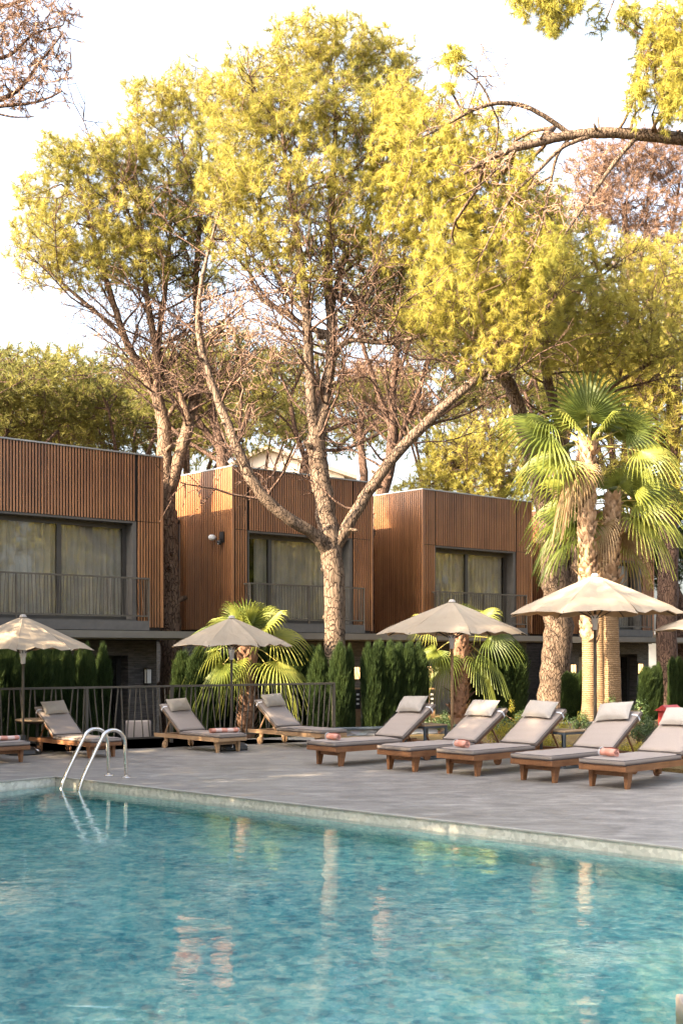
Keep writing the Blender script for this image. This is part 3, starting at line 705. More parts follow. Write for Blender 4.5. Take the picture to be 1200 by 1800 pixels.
def make_lounger(label, back_deg=32, wood='teak', pil='pillow', seed=1, pil_len=.50, pil_off=.10, tilt=.05):
    root = empty('sun_lounger', (0, 0, 0), 0, label, 'sun lounger', 'sun loungers on the pool deck')
    # local: foot end at x=-1.0, head end at x=+1.0, z up
    Wd = M[wood]; W2 = .315
    for s in (-1, 1):
        mb = MB(); y0, y1 = (W2 - .035, W2) if s > 0 else (-W2, -W2 + .035)
        vs = [(-1.0, y0, .20), (1.02, y0, .205), (1.04, y0, .245), (1.04, y0, .275), (-1.0, y0, .275)]
        vs += [(x, y1, z) for x, y, z in vs]; n = 5
        mb.add(vs, [tuple(range(n)) if s < 0 else tuple(range(n)), tuple(range(2 * n - 1, n - 1, -1))] + [(i, i + n, (i + 1) % n + n, (i + 1) % n) for i in range(n)])
        mb.build('side_rail', Wd, root)
    mb = MB(); mb.rbox(-1.035, -1.001, -W2 - .0, W2 + .0, .205, .27, .006); mb.build('end_rail', Wd, root)
    mb = MB()
    for k in range(14): mb.box(-.97 + k * .086, -.97 + k * .086 + .06, -W2 + .036, W2 - .036, .25, .268)
    mb.box(1.0 - .06, 1.0, -W2 + .036, W2 - .036, .215, .262)
    mb.build('seat_slats', Wd, root)
    for s in (-1, 1):       # tapered front legs
        mb = MB(); y = s * .235
        for (a, b) in (((-.91, -.80), (-.905, -.84)),):
            t0, t1 = a; l0, l1 = b
            mb.add([(l0, y - .018, 0), (l1, y - .018, 0), (l1, y + .018, 0), (l0, y + .018, 0), (t0, y - .03, .2), (t1, y - .03, .2), (t1, y + .03, .2), (t0, y + .03, .2)],
                   [(3, 2, 1, 0), (4, 5, 6, 7), (0, 1, 5, 4), (1, 2, 6, 5), (2, 3, 7, 6), (3, 0, 4, 7)])
        mb.build('leg', Wd, root)
    mb = MB(); mb.rbox(-.885, -.83, -.204, .204, .14, .20, .005); mb.build('cross_bar', Wd, root)
    for s in (-1, 1):       # rear legs carrying wheels
        mb = MB(); y = s * .27
        mb.add([(.66, y - .016, .03), (.71, y - .016, .03), (.71, y + .016, .03), (.66, y + .016, .03), (.64, y - .016, .2), (.74, y - .016, .2), (.74, y + .016, .2), (.64, y + .016, .2)],
               [(3, 2, 1, 0), (4, 5, 6, 7), (0, 1, 5, 4), (1, 2, 6, 5), (2, 3, 7, 6), (3, 0, 4, 7)])
        lg = mb.build('leg', Wd, root)
        wm = MB(); wm.tube([(.685, y + s * .022, .07), (.685, y + s * .052, .07)], .07, 20, True, False); wm.tube([(.685, y + s * .0525, .07), (.685, y + s * .06, .07)], .014, 8)
        wm.build('wheel', M['teak'] if wood == 'teak' else M['teak_old'], root)
    # backrest: frame + pad hinged at x=.22
    hx, hz = .20, .285; Mx = Matrix.Translation((hx, 0, hz)) @ Matrix.Rotation(R(-back_deg), 4, 'Y')
    mb = MB(); BL = .82
    for y0 in (-W2 + .04, W2 - .075): mb.box(0.0, BL, y0, y0 + .035, -.035, .0, Mx)
    for k in range(9): mb.box(.02 + k * .092, .02 + k * .092 + .06, -W2 + .076, W2 - .076, -.022, -.004, Mx)
    mb.build('backrest_frame', Wd, root)
    top = Mx @ Vector((.52, 0, -.03))
    mb = MB()
    for y in (-.2, .2):
        mb.tube([top + Vector((0, y, 0)), Vector((top.x + .12, y, (top.z + .2) / 2)), Vector((top.x + .22, y, .225))], .014, 6, True, False)
    mb.build('support_strut', Wd, root)
    mb = MB(); cushion(mb, -1.05, .215, -.305, .305, .272, .342, None, seed); sc_ = mb.build('seat_cushion', M['cushion'], root)
    mb = MB()
    for z in (.283, .334): mb.tube(rect_loop(-1.052, .217, -.307, .307, z), .0042, 4, False)
    mb.build('piping', M['piping'], sc_)
    mb = MB(); cushion(mb, .045, BL + .03, -.305, .305, .0, .066, Mx, seed + 5); bc = mb.build('back_cushion', M['cushion'], root)
    mb = MB()
    for z in (.010, .058): mb.tube([Mx @ Vector(p) for p in rect_loop(.043, BL + .032, -.307, .307, z)], .0042, 4, False)
    mb.build('piping', M['piping'], bc)
    mp = Mx @ Matrix.Translation((BL - pil_off - .03, 0.0, .066 + .085)) @ Matrix.Rotation(R(-16), 4, 'Y') @ Matrix.Rotation(R(90), 4, 'Z') @ Matrix.Rotation(tilt, 4, 'Z')
    mb = MB(); pillow_mesh(mb, pil_len, .29, .15, mp, seed); pl = mb.build('pillow', M[pil], root)
    for s in (-1, 1):
        mb = MB()
        a = [(BL - pil_off, s * pil_len * .46, .09), (BL - pil_off + .01, s * .29, .075), (BL - pil_off + .012, s * .311, .05), (BL - pil_off + .012, s * .312, -.01), (BL - pil_off, s * .285, -.04)]
        for i in range(len(a) - 1):
            p, q = Vector(a[i]), Vector(a[i + 1]); h = .013
            mb.add([Mx @ (p + Vector((-h, 0, 0))), Mx @ (p + Vector((h, 0, 0))), Mx @ (q + Vector((h, 0, 0))), Mx @ (q + Vector((-h, 0, 0)))], [(0, 1, 2, 3)])
        mb.build('strap', M['strap'], pl)
    return root

def put(root, foot_px, rot_deg, sc_=1.0, ref=(-.88, 0)):
    """stand the lounger so the point midway between its foot legs is at a photo pixel on the deck; rot = heading of the head end"""
    g = G(*foot_px); a = R(rot_deg); root.rotation_euler = (0, 0, a); root.scale = (sc_,) * 3
    root.location = g - Vector((math.cos(a) * ref[0], math.sin(a) * ref[0], 0)) * sc_

LG = [  # label, foot-leg midpoint pixel, heading (deg from +x), scale, kwargs
 ('taupe lounger cut by the left edge with a striped towel at its foot', (14, 1341), 134, .92, dict(seed=3)),
 ('taupe lounger beside the round dark side table, behind the pool ladder', (179, 1331.5), 134, .88, dict(seed=4, back_deg=37, pil='pillow_tan')),
 ('taupe lounger with wheels at left and a folded striped towel, behind the black parasol base', (401, 1322), 133, .88, dict(seed=5, back_deg=37, wood='teak_old', pil='pillow_tan')),
 ('empty taupe lounger in front of the railing end, farthest from the pool', (577, 1315), 133, .93, dict(seed=6, back_deg=37, wood='teak_old', pil='pillow_tan')),
 ('taupe lounger with a coral towel, leftmost of the five facing the pool', (579, 1345), 40, 1.03, dict(seed=7, back_deg=35)),
 ('bare taupe lounger in front of the slatted-top side table by the stone wall', (706, 1354.5), 42, 1.03, dict(seed=8, back_deg=32, tilt=.02)),
 ('taupe lounger with a rolled coral towel near its middle, third of the five', (813, 1362), 43, 1.03, dict(seed=9, back_deg=33, tilt=-.03)),
 ('bare taupe lounger in front of the tall palms and parasol pole', (946, 1373.5), 43, 1.03, dict(seed=10, tilt=.13, back_deg=34)),
 ('taupe lounger with a rolled coral towel, nearest and cut by the right edge', (1070, 1384.5), 45, 1.03, dict(seed=11, back_deg=30, tilt=0)),
]
loungers = []
for lb, fp, rot, s, kw in LG:
    l_ = make_lounger(lb, **kw); put(l_, fp, rot, s); loungers.append(l_)

# towels: a rolled one is a spiral roll with fringe
def towel_roll(label, root, lx, ly, ang, L=.26, r=.045, stripe=False, flat=False):
    mb = MB(); pts = []; n = 64; turns = 3.2
    if flat:
        for i in range(n + 1):
            a = 2 * math.pi * turns * i / n; rr_ = r * (.25 + .75 * i / n); pts.append((1.6 * rr_ * math.cos(a), .8 * rr_ * math.sin(a)))
    else:
        for i in range(n + 1):
            a = 2 * math.pi * turns * i / n; rr_ = r * (.18 + .82 * i / n); pts.append((rr_ * math.cos(a), rr_ * math.sin(a)))
    pts = pts
    nl = 14; vs = []; th = r * .17
    for k, (rad_off) in enumerate((0, -th)):
        for i, (a, b) in enumerate(pts):
            d = math.hypot(a, b) or 1
            for j in range(nl + 1):
                x = -L / 2 + L * j / nl; wob = 1 + .05 * math.sin(9 * j / nl + 2 * math.atan2(b, a)) ; wx = .006 * math.sin(i * .7)
                vs.append((x + (wx if j in (0, nl) else 0), (a + a / d * rad_off) * wob, (b + b / d * rad_off) * wob))
    m_ = (n + 1) * (nl + 1); fs = []
    for i in range(n):
        for j in range(nl):
            q = i * (nl + 1) + j; fs.append((q, q + 1, q + nl + 2, q + nl + 1)); fs.append((m_ + q, m_ + q + nl + 1, m_ + q + nl + 2, m_ + q + 1))
        for j in (0, nl):
            q = i * (nl + 1) + j; fs.append((q, q + nl + 1, m_ + q + nl + 1, m_ + q))
    mb.add(vs, fs, True)
    o = mb.build('towel', M['towel_stripe'] if stripe else M['towel']); tag(o, label, 'towel', 'coral towels on the loungers')
    fr = MB()
    for k in range(22):
        a = 2 * math.pi * k / 22; y, z = r * .95 * math.cos(a) * (1.5 if flat else 1), r * .95 * math.sin(a) * (.8 if flat else 1)
        fr.tube([(-L / 2 + .005, y, z), (-L / 2 - .02, y * 1.05, z * .95 - .004)], .0028, 3, False)
    fr.build('fringe', M['strap'], o)
    rot = root.rotation_euler.z; p = root.matrix_basis @ Vector((lx, ly, .35 + (r * .8 if flat else r) * .98))
    o.location = p; o.rotation_euler = (0, 0, rot + ang); return o
bpy.context.view_layer.update()
towel_roll('striped coral and white towel on the lounger at the left edge', loungers[0], -.75, .0, R(75), .42, .045, True, True)
towel_roll('long folded coral and white towel on the lounger above the black base', loungers[2], -.72, -.02, R(70), .46, .05, True, True)
towel_roll('coral towel roll seen end-on, on the lounger nearest the stone wall', loungers[4], -.86, -.06, R(-80), .2, .052)
towel_roll('coral towel roll on the third lounger facing the pool', loungers[6], -.93, -.03, R(-98), .21, .055)
towel_roll('pale coral towel roll on the lounger cut by the right edge', loungers[8], -.80, .05, R(-98), .22, .056)

# side tables
def side_table(label, px, py, rot, w=.45, d=.45, h=.45):
    root = empty('side_table', G(px, py), R(rot), label, 'side table')
    mb = MB(); mb.rbox(-w / 2, w / 2, -d / 2, d / 2, h, h + .022, .004); mb.build('tabletop', M['table_top'], root)
    mb = MB(); t = .03
    mb.box(-w / 2, w / 2, -d / 2, -d / 2 + t, h - t, h - .001); mb.box(-w / 2, w / 2, d / 2 - t, d / 2, h - t, h - .001)
    mb.box(-w / 2, -w / 2 + t, -d / 2 + t + .001, d / 2 - t - .001, h - t, h - .001); mb.box(w / 2 - t, w / 2, -d / 2 + t + .001, d / 2 - t - .001, h - t, h - .001)
    mb.box(-w / 2, w / 2, -d / 2, -d / 2 + t, 0, t); mb.box(-w / 2, w / 2, d / 2 - t, d / 2, 0, t)
    mb.box(-w / 2, -w / 2 + t, -d / 2 + t + .001, d / 2 - t - .001, 0, t); mb.box(w / 2 - t, w / 2, -d / 2 + t + .001, d / 2 - t - .001, 0, t)
    mb.build('table_frame', M['slate_table'], root)
    for sx in (-1, 1):
        for sy in (-1, 1):
            mb = MB(); x, y = sx * (w / 2 - t / 2), sy * (d / 2 - t / 2); mb.box(x - t / 2, x + t / 2, y - t / 2, y + t / 2, t + .001, h - t - .001); mb.build('leg', M['slate_table'], root)
    return root
side_table('square side table between the first two loungers facing the pool', 748, 1333, 38, .46, .46, .50)
side_table('square side table in front of the yellow shrubs and pale palm trunk', 990, 1348, 38, .48, .46, .50)
rt = empty('side_table', G(66, 1322), 0, 'dark side table with thin round top left of the ladder', 'side table')
mb = MB(); mb.lathe([(0.001, .50), (.33, .50), (.345, .512), (.345, .525), (.33, .535), (.001, .535)], 36); mb.build('tabletop', M['table_top'], rt)
mb = MB(); mb.lathe([(.001, .46), (.30, .47), (.335, .499)], 36); mb.box(-.02, .02, -.02, .02, .02, .46); mb.box(-.26, .26, -.02, .02, 0, .02); mb.box(-.02, .02, -.26, -.021, 0, .02); mb.box(-.02, .02, .021, .26, 0, .02); mb.build('pedestal', M['dark'], rt)

# parasols
def parasol(label, base, apexz, rimz, Rr, rot=0, tilt=0, pole='dark', weight=True, npan=8, droop=.06):
    root = empty('parasol', base, R(rot), label, 'parasol', 'canvas parasols round the pool')
    hz = apexz - base.z; rz_ = rimz - base.z
    nr, npp = 7, 6; vs = []; top = []
    def pt(i, a_idx, f, under=0):
        # i ring 0..nr ; panel a_idx with fraction f 0..1
        a0 = 2 * math.pi * a_idx / npan; a1 = 2 * math.pi * (a_idx + 1) / npan
        u = i / nr; r_ = Rr * u
        c0, c1 = Vector((math.cos(a0), math.sin(a0), 0)) * r_, Vector((math.cos(a1), math.sin(a1), 0)) * r_
        p = c0.lerp(c1, f)
        sag = math.sin(math.pi * f)
        z = hz + (rz_ - hz) * (u ** 1.06) - .045 * sag * math.sin(math.pi * min(u, 1)) ** 1 * Rr * .5
        if i == nr:
            z += -.03 + .035 * sag + .012 * math.sin(f * 19 + a_idx * 2.3); p *= (1 - .035 * sag)
        z += .007 * math.sin(17 * f + 9 * u + a_idx) * u
        return Vector((p.x, p.y, z - under))
    for a in range(npan):
        for i in range(nr + 1):
            for k in range(npp + 1): top.append(pt(i, a, k / npp))
    st = (npp + 1); n1 = (nr + 1) * st; fs = []
    for a in range(npan):
        for i in range(nr):
            for k in range(npp):
                q = a * n1 + i * st + k; fs.append((q, q + st, q + st + 1, q + 1))
    mb = MB(); mb.add(top, fs, False); cn = mb.build('canopy', M['canvas'], root)
    if tilt: cn.rotation_euler = (0, 0, 0)
    # weld and give the cloth a real thickness
    bm = bmesh.new(); bm.from_mesh(cn.data); bmesh.ops.remove_doubles(bm, verts=bm.verts, dist=.0008); bm.to_mesh(cn.data); bm.free()
    md = cn.modifiers.new('cloth_thickness', 'SOLIDIFY'); md.thickness = .004; md.offset = -1
    mb = MB(); mb.lathe([(.001, hz + .03), (.035, hz + .025), (.05, hz + .005), (.06, hz - .012)], 14); mb.build('finial', M['pillow'], root)
    pm = M['rail'] if pole == 'dark' else M['teak_old']
    mb = MB(); mb.tube([(0, 0, .05 if weight else 0), (0, 0, hz - .02)], .021, 12); mb.build('pole', pm, root)
    mb = MB(); hb = rz_ - .20
    mb.lathe([(.024, hb - .04), (.036, hb - .03), (.04, hb + .06), (.05, hb + .07), (.052, hb + .13), (.062, hb + .14), (.064, hb + .17), (.03, hb + .18)], 16); mb.build('collar', M['strap'], root)
    for k in range(npan):
        a = 2 * math.pi * k / npan; c, s = math.cos(a), math.sin(a)
        mb = MB(); mb.tube([(c * .04, s * .04, hz - .03 - .02), (c * Rr * .985, s * Rr * .985, rz_ - .03 + .006)], .009, 5)
        rb = mb.build('rib', M['dark'], root)
        mb = MB(); u = .5; mb.tube([(c * .05, s * .05, hb + .13), (c * Rr * u, s * Rr * u, hz + (rz_ - hz) * u - .035)], .008, 5); mb.build('strut', M['dark'], rb)
    if weight:
        mb = MB(); mb.lathe([(.001, .0), (.27, .0), (.285, .02), (.27, .075), (.20, .115), (.06, .125), (.05, .3), (.032, .31), (.03, .31), (.001, .31)], 8, smooth=False)
        bs = mb.build('base_weight', M['black'], root)
        for k in range(4):
            a = R(45 + 90 * k + 22); mb = MB(); mb.tube([(.19 * math.cos(a), .19 * math.sin(a), .10), (.275 * math.cos(a), .275 * math.sin(a), .055)], .018, 8); mb.build('bolt', M['steel'], bs)
    return root
def zat(py, Y): return EYE - (py - YH) / F * Y
def par(label, px, base_y, ap, rim, width, **kw):
    b = G(px, base_y); Y = b.y
    return parasol(label, b, zat(ap, Y), zat(rim, Y), width / 2 / F * Y * 1.02, **kw)
par('cream parasol at the left edge in front of the widest villa', 41, 1326, 1083, 1140, 240, rot=10)
par('cream parasol in front of the short fan palm, sunlit on its left side', 407, 1318, 1085, 1134, 220, rot=30)
par('cream parasol glowing underneath, between the small palm and the slat villa', 794, 1332, 1057, 1113, 268, rot=8, pole='wood', weight=False)
par('largest cream parasol in front of the tall palm trunks', 1045, 1342, 1011, 1078, 312, rot=14, weight=False)
par('cream parasol cut by the right edge of the photo', 1275, 1350, 1065, 1107, 262, rot=5, weight=True)

# chair behind the railing, red box, entry posts
ch = empty('garden_chair', Vector((-4.35, 23.7, GZ)) + Vector((0, 0, .2)), R(-80), 'dark framed chair with pale cushions below the terrace behind the railing', 'chair')
ch.location = P(243, 1290, 24.0); ch.location.z = GZ
mb = MB(); mb.rbox(-.28, .28, -.27, .27, .55, .65, .03); mb.build('seat', M['cushion'], ch)
mb = MB(); mb.rbox(.18, .28, -.25, .25, .66, 1.13, .04); mb.build('backrest', M['cushion'], ch)
mb = MB(); mb.box(-.33, .33, -.33, -.29, .75, .79); mb.box(-.33, .33, .29, .33, .75, .79); mb.box(-.33, .33, -.289, .289, .48, .53); mb.build('armrest', M['dark'], ch)
for sx in (-.33, .29):
    for sy in (-.33, .29):
        mb = MB(); mb.box(sx, sx + .04, sy, sy + .04, 0, .749 if sx < 0 else 1.15); mb.build('leg', M['dark'], ch)

rb = empty('red_box', G(1178, 1315, .045), R(35), 'small red pitched-roof cabinet on a post among the shrubs', 'cabinet')
rb.location = G(1176, 1318, .045) - Vector((0, 0, .08)); rb.scale = (.85, .85, .95)
mb = MB(); mb.box(-.16, .16, -.14, .14, .50, .74); mb.build('cabinet_body', M['rust'], rb)
mb = MB(); mb.add([(-.21, -.19, .741), (.21, -.19, .741), (.21, .19, .741), (-.21, .19, .741), (-.21, 0, .84), (.21, 0, .84)], [(3, 2, 1, 0), (0, 1, 5, 4), (2, 3, 4, 5), (1, 2, 5), (3, 0, 4)]); mb.build('roof', M['rust'], rb)
mb = MB(); mb.box(-.03, .03, -.03, .03, 0, .499); mb.build('post', M['dark'], rb)
mb = MB(); mb.tube([(0, -.141, .62), (0, -.155, .62)], .05, 14); mb.build('door_disc', M['rust'], rb)

def entry_post(label, px, Y, h, panel=True):
    b = P(px, 1145, Y); b.z = GZ; root = empty('intercom_post', b, FANG * .4, label, 'intercom post')
    mb = MB(); mb.box(-.075, .075, -.05, .05, 0, h); mb.build('post', M['teak_old'], root)
    mb = MB(); mb.box(-.06, .06, -.068, -.051, h - .45, h - .03); pn = mb.build('panel', M['black'], root)
    mb = MB()
    for k in range(3): mb.box(-.03, .03, -.072, -.0685, h - .16 - k * .1, h - .12 - k * .1)
    mb.build('button', M['white'], pn)
entry_post('wooden intercom post with a black panel between the tall hedges', 627, 26.2, GZ * -1 + .84 + .0)
entry_post('wooden intercom post half hidden beside the small palm and hedge', 757, 27.4, GZ * -1 + .80)
# ------------------------------------------------------------------ foliage makers
def tuft_mesh(pos, dirs, size, K=26, width=.013, spread=1.0, droop=0.0, seed=0, quad=False):
    """needle tufts: K slim triangles round each point. returns verts, faces, tint"""
    g = np.random.default_rng(seed); n = len(pos); pos = np.asarray(pos, float); dirs = np.asarray(dirs, float)
    size = np.asarray(size, float).reshape(-1, 1, 1)
    d = g.normal(size=(n, K, 3)); d /= np.linalg.norm(d, axis=2, keepdims=True)
    d = d * spread + dirs[:, None, :] * 1.0; d[:, :, 2] -= droop
    d /= np.linalg.norm(d, axis=2, keepdims=True)
    L = size * g.uniform(.65, 1.1, size=(n, K, 1))
    base = pos[:, None, :] + dirs[:, None, :] * (g.uniform(-.7, .25, size=(n, K, 1)) * size)
    side = np.cross(d, g.normal(size=(n, K, 3))); side /= np.linalg.norm(side, axis=2, keepdims=True) + 1e-9
    wv = side * (width / 2)
    v = np.stack([base - wv, base + wv, base + d * L], axis=2).reshape(-1, 3)
    f = np.arange(len(v)).reshape(-1, 3)
    tint = np.repeat(g.uniform(0, 1, n), K * 3) * .75 + np.tile(np.array([.0, .0, .25]), n * K)
    return v, f, tint

def kmeans2(pts, r_):
    a = pts[r_.integers(len(pts))]; b = pts[np.argmax(((pts - a) ** 2).sum(1))]; a = pts[np.argmax(((pts - b) ** 2).sum(1))]
    for _ in range(4):
        m = ((pts - a) ** 2).sum(1) < ((pts - b) ** 2).sum(1)
        if m.all() or not m.any(): break
        a, b = pts[m].mean(0), pts[~m].mean(0)
    if m.all() or not m.any():
        m = np.zeros(len(pts), bool); m[:len(pts) // 2] = True
    return m

def grow(mb, start, sdir, pts, rad, r_, tips, minr=.006, crook=.12, n_max=1):
    n = len(pts); c = pts.mean(0); d = c - start; L = np.linalg.norm(d)
    if n <= n_max:
        for p in pts:
            dd = p - start; l2 = np.linalg.norm(dd)
            if l2 < 1e-4: continue
            mid = start + dd * .5 + r_.normal(size=3) * l2 * crook * .6
            mb.tube([start, mid, p], [max(minr, rad), max(minr, rad * .8), minr * .7], 3, False, True)
            tips.append((p, dd / l2)); tips.append((mid, dd / l2)) if l2 > .35 else None
        return
    fr = .62 if n < 6 else .48
    nx = start + d * fr + r_.normal(size=3) * L * crook
    if L > 1e-5: nx = nx + sdir * L * .13
    mid = (start + nx) / 2 + r_.normal(size=3) * L * crook * .25 + sdir * L * .05
    r2 = max(minr, rad * .82)
    sidn = 7 if rad > .05 else (5 if rad > .02 else 3)
    mb.tube([start, mid, nx], [rad, (rad + r2) / 2, r2], sidn, False, True)
    nd = nx - start; nd = nd / (np.linalg.norm(nd) + 1e-9)
    m = kmeans2(pts, r_)
    for q in (pts[m], pts[~m]):
        if len(q): grow(mb, nx, nd, q, max(minr, r2 * (len(q) / n) ** .46), r_, tips, minr, crook, n_max)

def blob_pts(c, rx, ry, rz, n, r_, shell=.2):
    out = []
    d = r_.normal(size=(n, 3)); d /= np.linalg.norm(d, axis=1, keepdims=True)
    r = r_.uniform(shell ** 3, 1, n) ** (1 / 3.)
    rx, ry, rz = rx * 1.12, ry * 1.12, rz * 1.12; lump = 1 + .22 * np.sin(d[:, 0] * 5 + c[0]) * np.cos(d[:, 2] * 6 + c[2])
    return np.asarray(c) + d * (r * lump)[:, None] * np.array([rx, ry, rz])

def pine(label, limbs, blobs, bark_='bark', needle='needle', bare=(), group='pine trees round the villas', tsize=.165, K=36, nwidth=.0085, droop=0.0, seed=1, base=None, droopy=0, sides=12, upbias=.35, cat='pine tree', side=0):
    """limbs: smooth photo paths [(px, py, depth, radius m)...]; blobs: (px, py, depth, rx px, ry px, depth radius m, tufts)"""
    r_ = np.random.default_rng(seed)
    first = limbs[0][0]; b = P(first[0], first[1], first[2]); 
    root = empty('pine_tree', b, 0, label, cat, group); off = np.array(b)
    tm = MB(); nodes = []
    for li, lb in enumerate(limbs):
        pts = catmull([(P(x, y, Z) - b, r) for x, y, Z, r in lb], 6)
        if li: 
            pass
        ps = [p + Vector((rnd.uniform(-1, 1), rnd.uniform(-1, 1), 0)) * r * .10 for p, r in pts]
        tm.tube(ps, [r for p, r in pts], sides if lb[0][3] > .06 else 8, True, True, .07)
        nodes += [(np.array(p), r) for p, r in pts[2:]]
        # broken stubs on the bigger limbs
        for k in range(3, len(pts) - 3):
            p, r = pts[k]
            if r > .07 and rnd.random() < .22:
                a = rnd.uniform(0, 6.28); dd = Vector((math.cos(a), math.sin(a), rnd.uniform(-.2, .5))).normalized()
                tm.tube([p, p + dd * (r + rnd.uniform(.04, .22))], [r * .38, r * .22], 6, True, True)
    npz = np.array([x[0] for x in nodes]); nr = np.array([x[1] for x in nodes])
    tw = MB(); tips = []
    for (x, y, Z, rx, ry, rz, n) in blobs:
        c = np.array(P(x, y, Z) - b); s = Z / F
        n = int(n * 2.5); pts = blob_pts(c, rx * s, rz, ry * s, n, r_)
        dist = np.linalg.norm(npz - c, axis=1) + np.maximum(0, npz[:, 2] - c[2]) * (0 if droopy else .9)
        k = int(np.argmin(dist)); st = npz[k]; r0 = min(nr[k] * .85, .012 + .0038 * math.sqrt(n) )
        d0 = np.array([0, 0, 1.0]) * (1 - droopy)
        before = len(tips)
        grow(tw, st, d0, pts, max(r0, .012), r_, tips)
    # thin side branches that climb from the limbs into the crown, with bare sub-twigs
    cand = [i for i in range(len(nodes)) if .03 < nodes[i][1] < .14 and nodes[i][0][2] + b.z > 4.5]
    sb = MB()
    for _ in range(side):
        if not cand: break
        p0, r0 = nodes[cand[int(r_.integers(len(cand)))]]
        a = r_.uniform(0, 6.28); up = r_.uniform(.1, 1.1); d = np.array([math.cos(a), .7 * math.sin(a), up]); d /= np.linalg.norm(d); L = r_.uniform(.9, 2.6)
        pts = [p0]; q = p0.copy()
        for s_ in range(6):
            d = d + r_.normal(size=3) * .16 + np.array([0, 0, .06]); d /= np.linalg.norm(d); q = q + d * L / 6; pts.append(q.copy())
            if s_ > 1:
                for __ in range(3):
                    e = d + r_.normal(size=3) * .75; e /= np.linalg.norm(e); l2 = r_.uniform(.25, .8)
                    m_ = q + e * l2 * .5 + r_.normal(size=3) * .04; sb.tube([q, m_, q + e * l2 + r_.normal(size=3) * .06], [.011, .009, .006], 3, False)
                    if r_.random() < .6:
                        e2 = e + r_.normal(size=3) * .7; sb.tube([m_, m_ + e2 * .16, m_ + e2 * .3], [.008, .007, .005], 3, False)
        sb.tube(pts, list(np.linspace(min(r0 * .5, .03), .009, 7)), 5, False)
    if side: sb.build('side_branches', M['bark_dark'], root)
    tk = tm.build('trunk', M[bark_], root); tw.build('branches', M['bark' if bark_ != 'bark_dark' else 'bark_dark'], root)
    if bare:
        bw = MB(); dummy = []
        for (x, y, Z, rx, ry, rz, n) in bare:
            c = np.array(P(x, y, Z) - b); s = Z / F
            pts = blob_pts(c, rx * s, rz, ry * s, int(n * 1.8), r_, .1)
            k = int(np.argmin(np.linalg.norm(npz - c, axis=1))); grow(bw, npz[k], np.array([0, 0, .2]), pts, .02, r_, dummy, minr=.0075, crook=.2)
        bw.build('dead_twigs', M['twig'], root)
    if tips:
        pos = np.array([t[0] for t in tips]); dr = np.array([t[1] for t in tips])
        dr[:, 2] += upbias; dr /= np.linalg.norm(dr, axis=1, keepdims=True) + 1e-9
        v, f, tint = tuft_mesh(pos, dr, r_.uniform(tsize * .75, tsize * 1.2, len(pos)), K, nwidth, .95, droop, seed)
        np_mesh('crown', v, f, M[needle], root, attr=tint)
    return root

# ---- pine at the left, in the gap between the first two villas
ZA = 28.2; gy = YH + (EYE - GZ) * F / ZA
pine('tall pine left of centre, forked trunk in the gap between the two left villas',
 [[(303, gy, ZA, .27), (301, 1180, ZA, .25), (298, 1060, ZA, .24), (296, 960, ZA, .23), (292, 880, ZA, .215), (290, 820, ZA, .185), (288, 750, ZA, .16), (276, 700, ZA, .13), (250, 650, ZA, .105), (222, 600, ZA - .3, .085), (196, 520, ZA - .6, .07), (168, 430, ZA - .8, .05), (150, 360, ZA - 1, .03)],
  [(293, 880, ZA, .17), (312, 815, ZA, .15), (327, 765, ZA, .14), (338, 715, ZA + .2, .12), (354, 660, ZA + .3, .10), (352, 600, ZA + .4, .09), (344, 520, ZA + .3, .075), (348, 430, ZA, .06), (356, 330, ZA, .04), (350, 230, ZA, .025)],
  [(276, 700, ZA, .10), (277, 640, ZA - .1, .09), (270, 590, ZA - .2, .08), (258, 520, ZA - .4, .07), (250, 430, ZA - .5, .055), (236, 330, ZA - .6, .03)],
  [(332, 740, ZA, .09), (314, 690, ZA, .08), (290, 655, ZA, .07), (278, 600, ZA, .06), (290, 520, ZA + .3, .05), (300, 400, ZA + .5, .04), (296, 300, ZA + .6, .03)],
  [(215, 590, ZA - .3, .055), (165, 545, ZA - .7, .045), (118, 505, ZA - 1, .035), (75, 465, ZA - 1.2, .022)],
  [(250, 430, ZA - .5, .03), (210, 340, ZA - .7, .028), (170, 270, ZA - .8, .02)],
  [(288, 750, ZA, .06), (308, 712, ZA, .055), (345, 690, ZA + .1, .05)]],
 [(70, 435, ZA - 1.2, 52, 60, .9, 130), (62, 350, ZA - 1, 36, 42, .8, 70), (110, 285, ZA - 1, 50, 40, .8, 100), (140, 400, ZA - 1, 60, 66, 1.0, 170), (170, 300, ZA - .8, 62, 50, 1.0, 140),
  (220, 380, ZA - .7, 62, 62, 1.1, 180), (215, 270, ZA - .7, 50, 38, .9, 100), (240, 460, ZA - .6, 62, 50, 1.0, 130), (150, 470, ZA - 1, 60, 42, .9, 90), (290, 320, ZA, 60, 62, 1.1, 180), (300, 420, ZA, 62, 58, 1.1, 150),
  (265, 185, ZA - .2, 50, 42, .9, 110), (330, 170, ZA, 52, 50, 1.0, 130), (360, 260, ZA, 56, 60, 1.1, 160), (370, 370, ZA + .3, 56, 56, 1.0, 130), (250, 240, ZA, 42, 30, .8, 60), (345, 490, ZA + .3, 50, 36, .9, 60)],
 bare=[(330, 560, ZA, 80, 60, 1.2, 130), (200, 560, ZA - .4, 70, 50, .8, 60), (300, 640, ZA, 60, 50, .7, 60), (260, 520, ZA, 70, 50, .8, 70), (380, 560, ZA, 60, 60, 1, 60), (150, 520, ZA - .7, 60, 40, .6, 40)], seed=21, side=90)

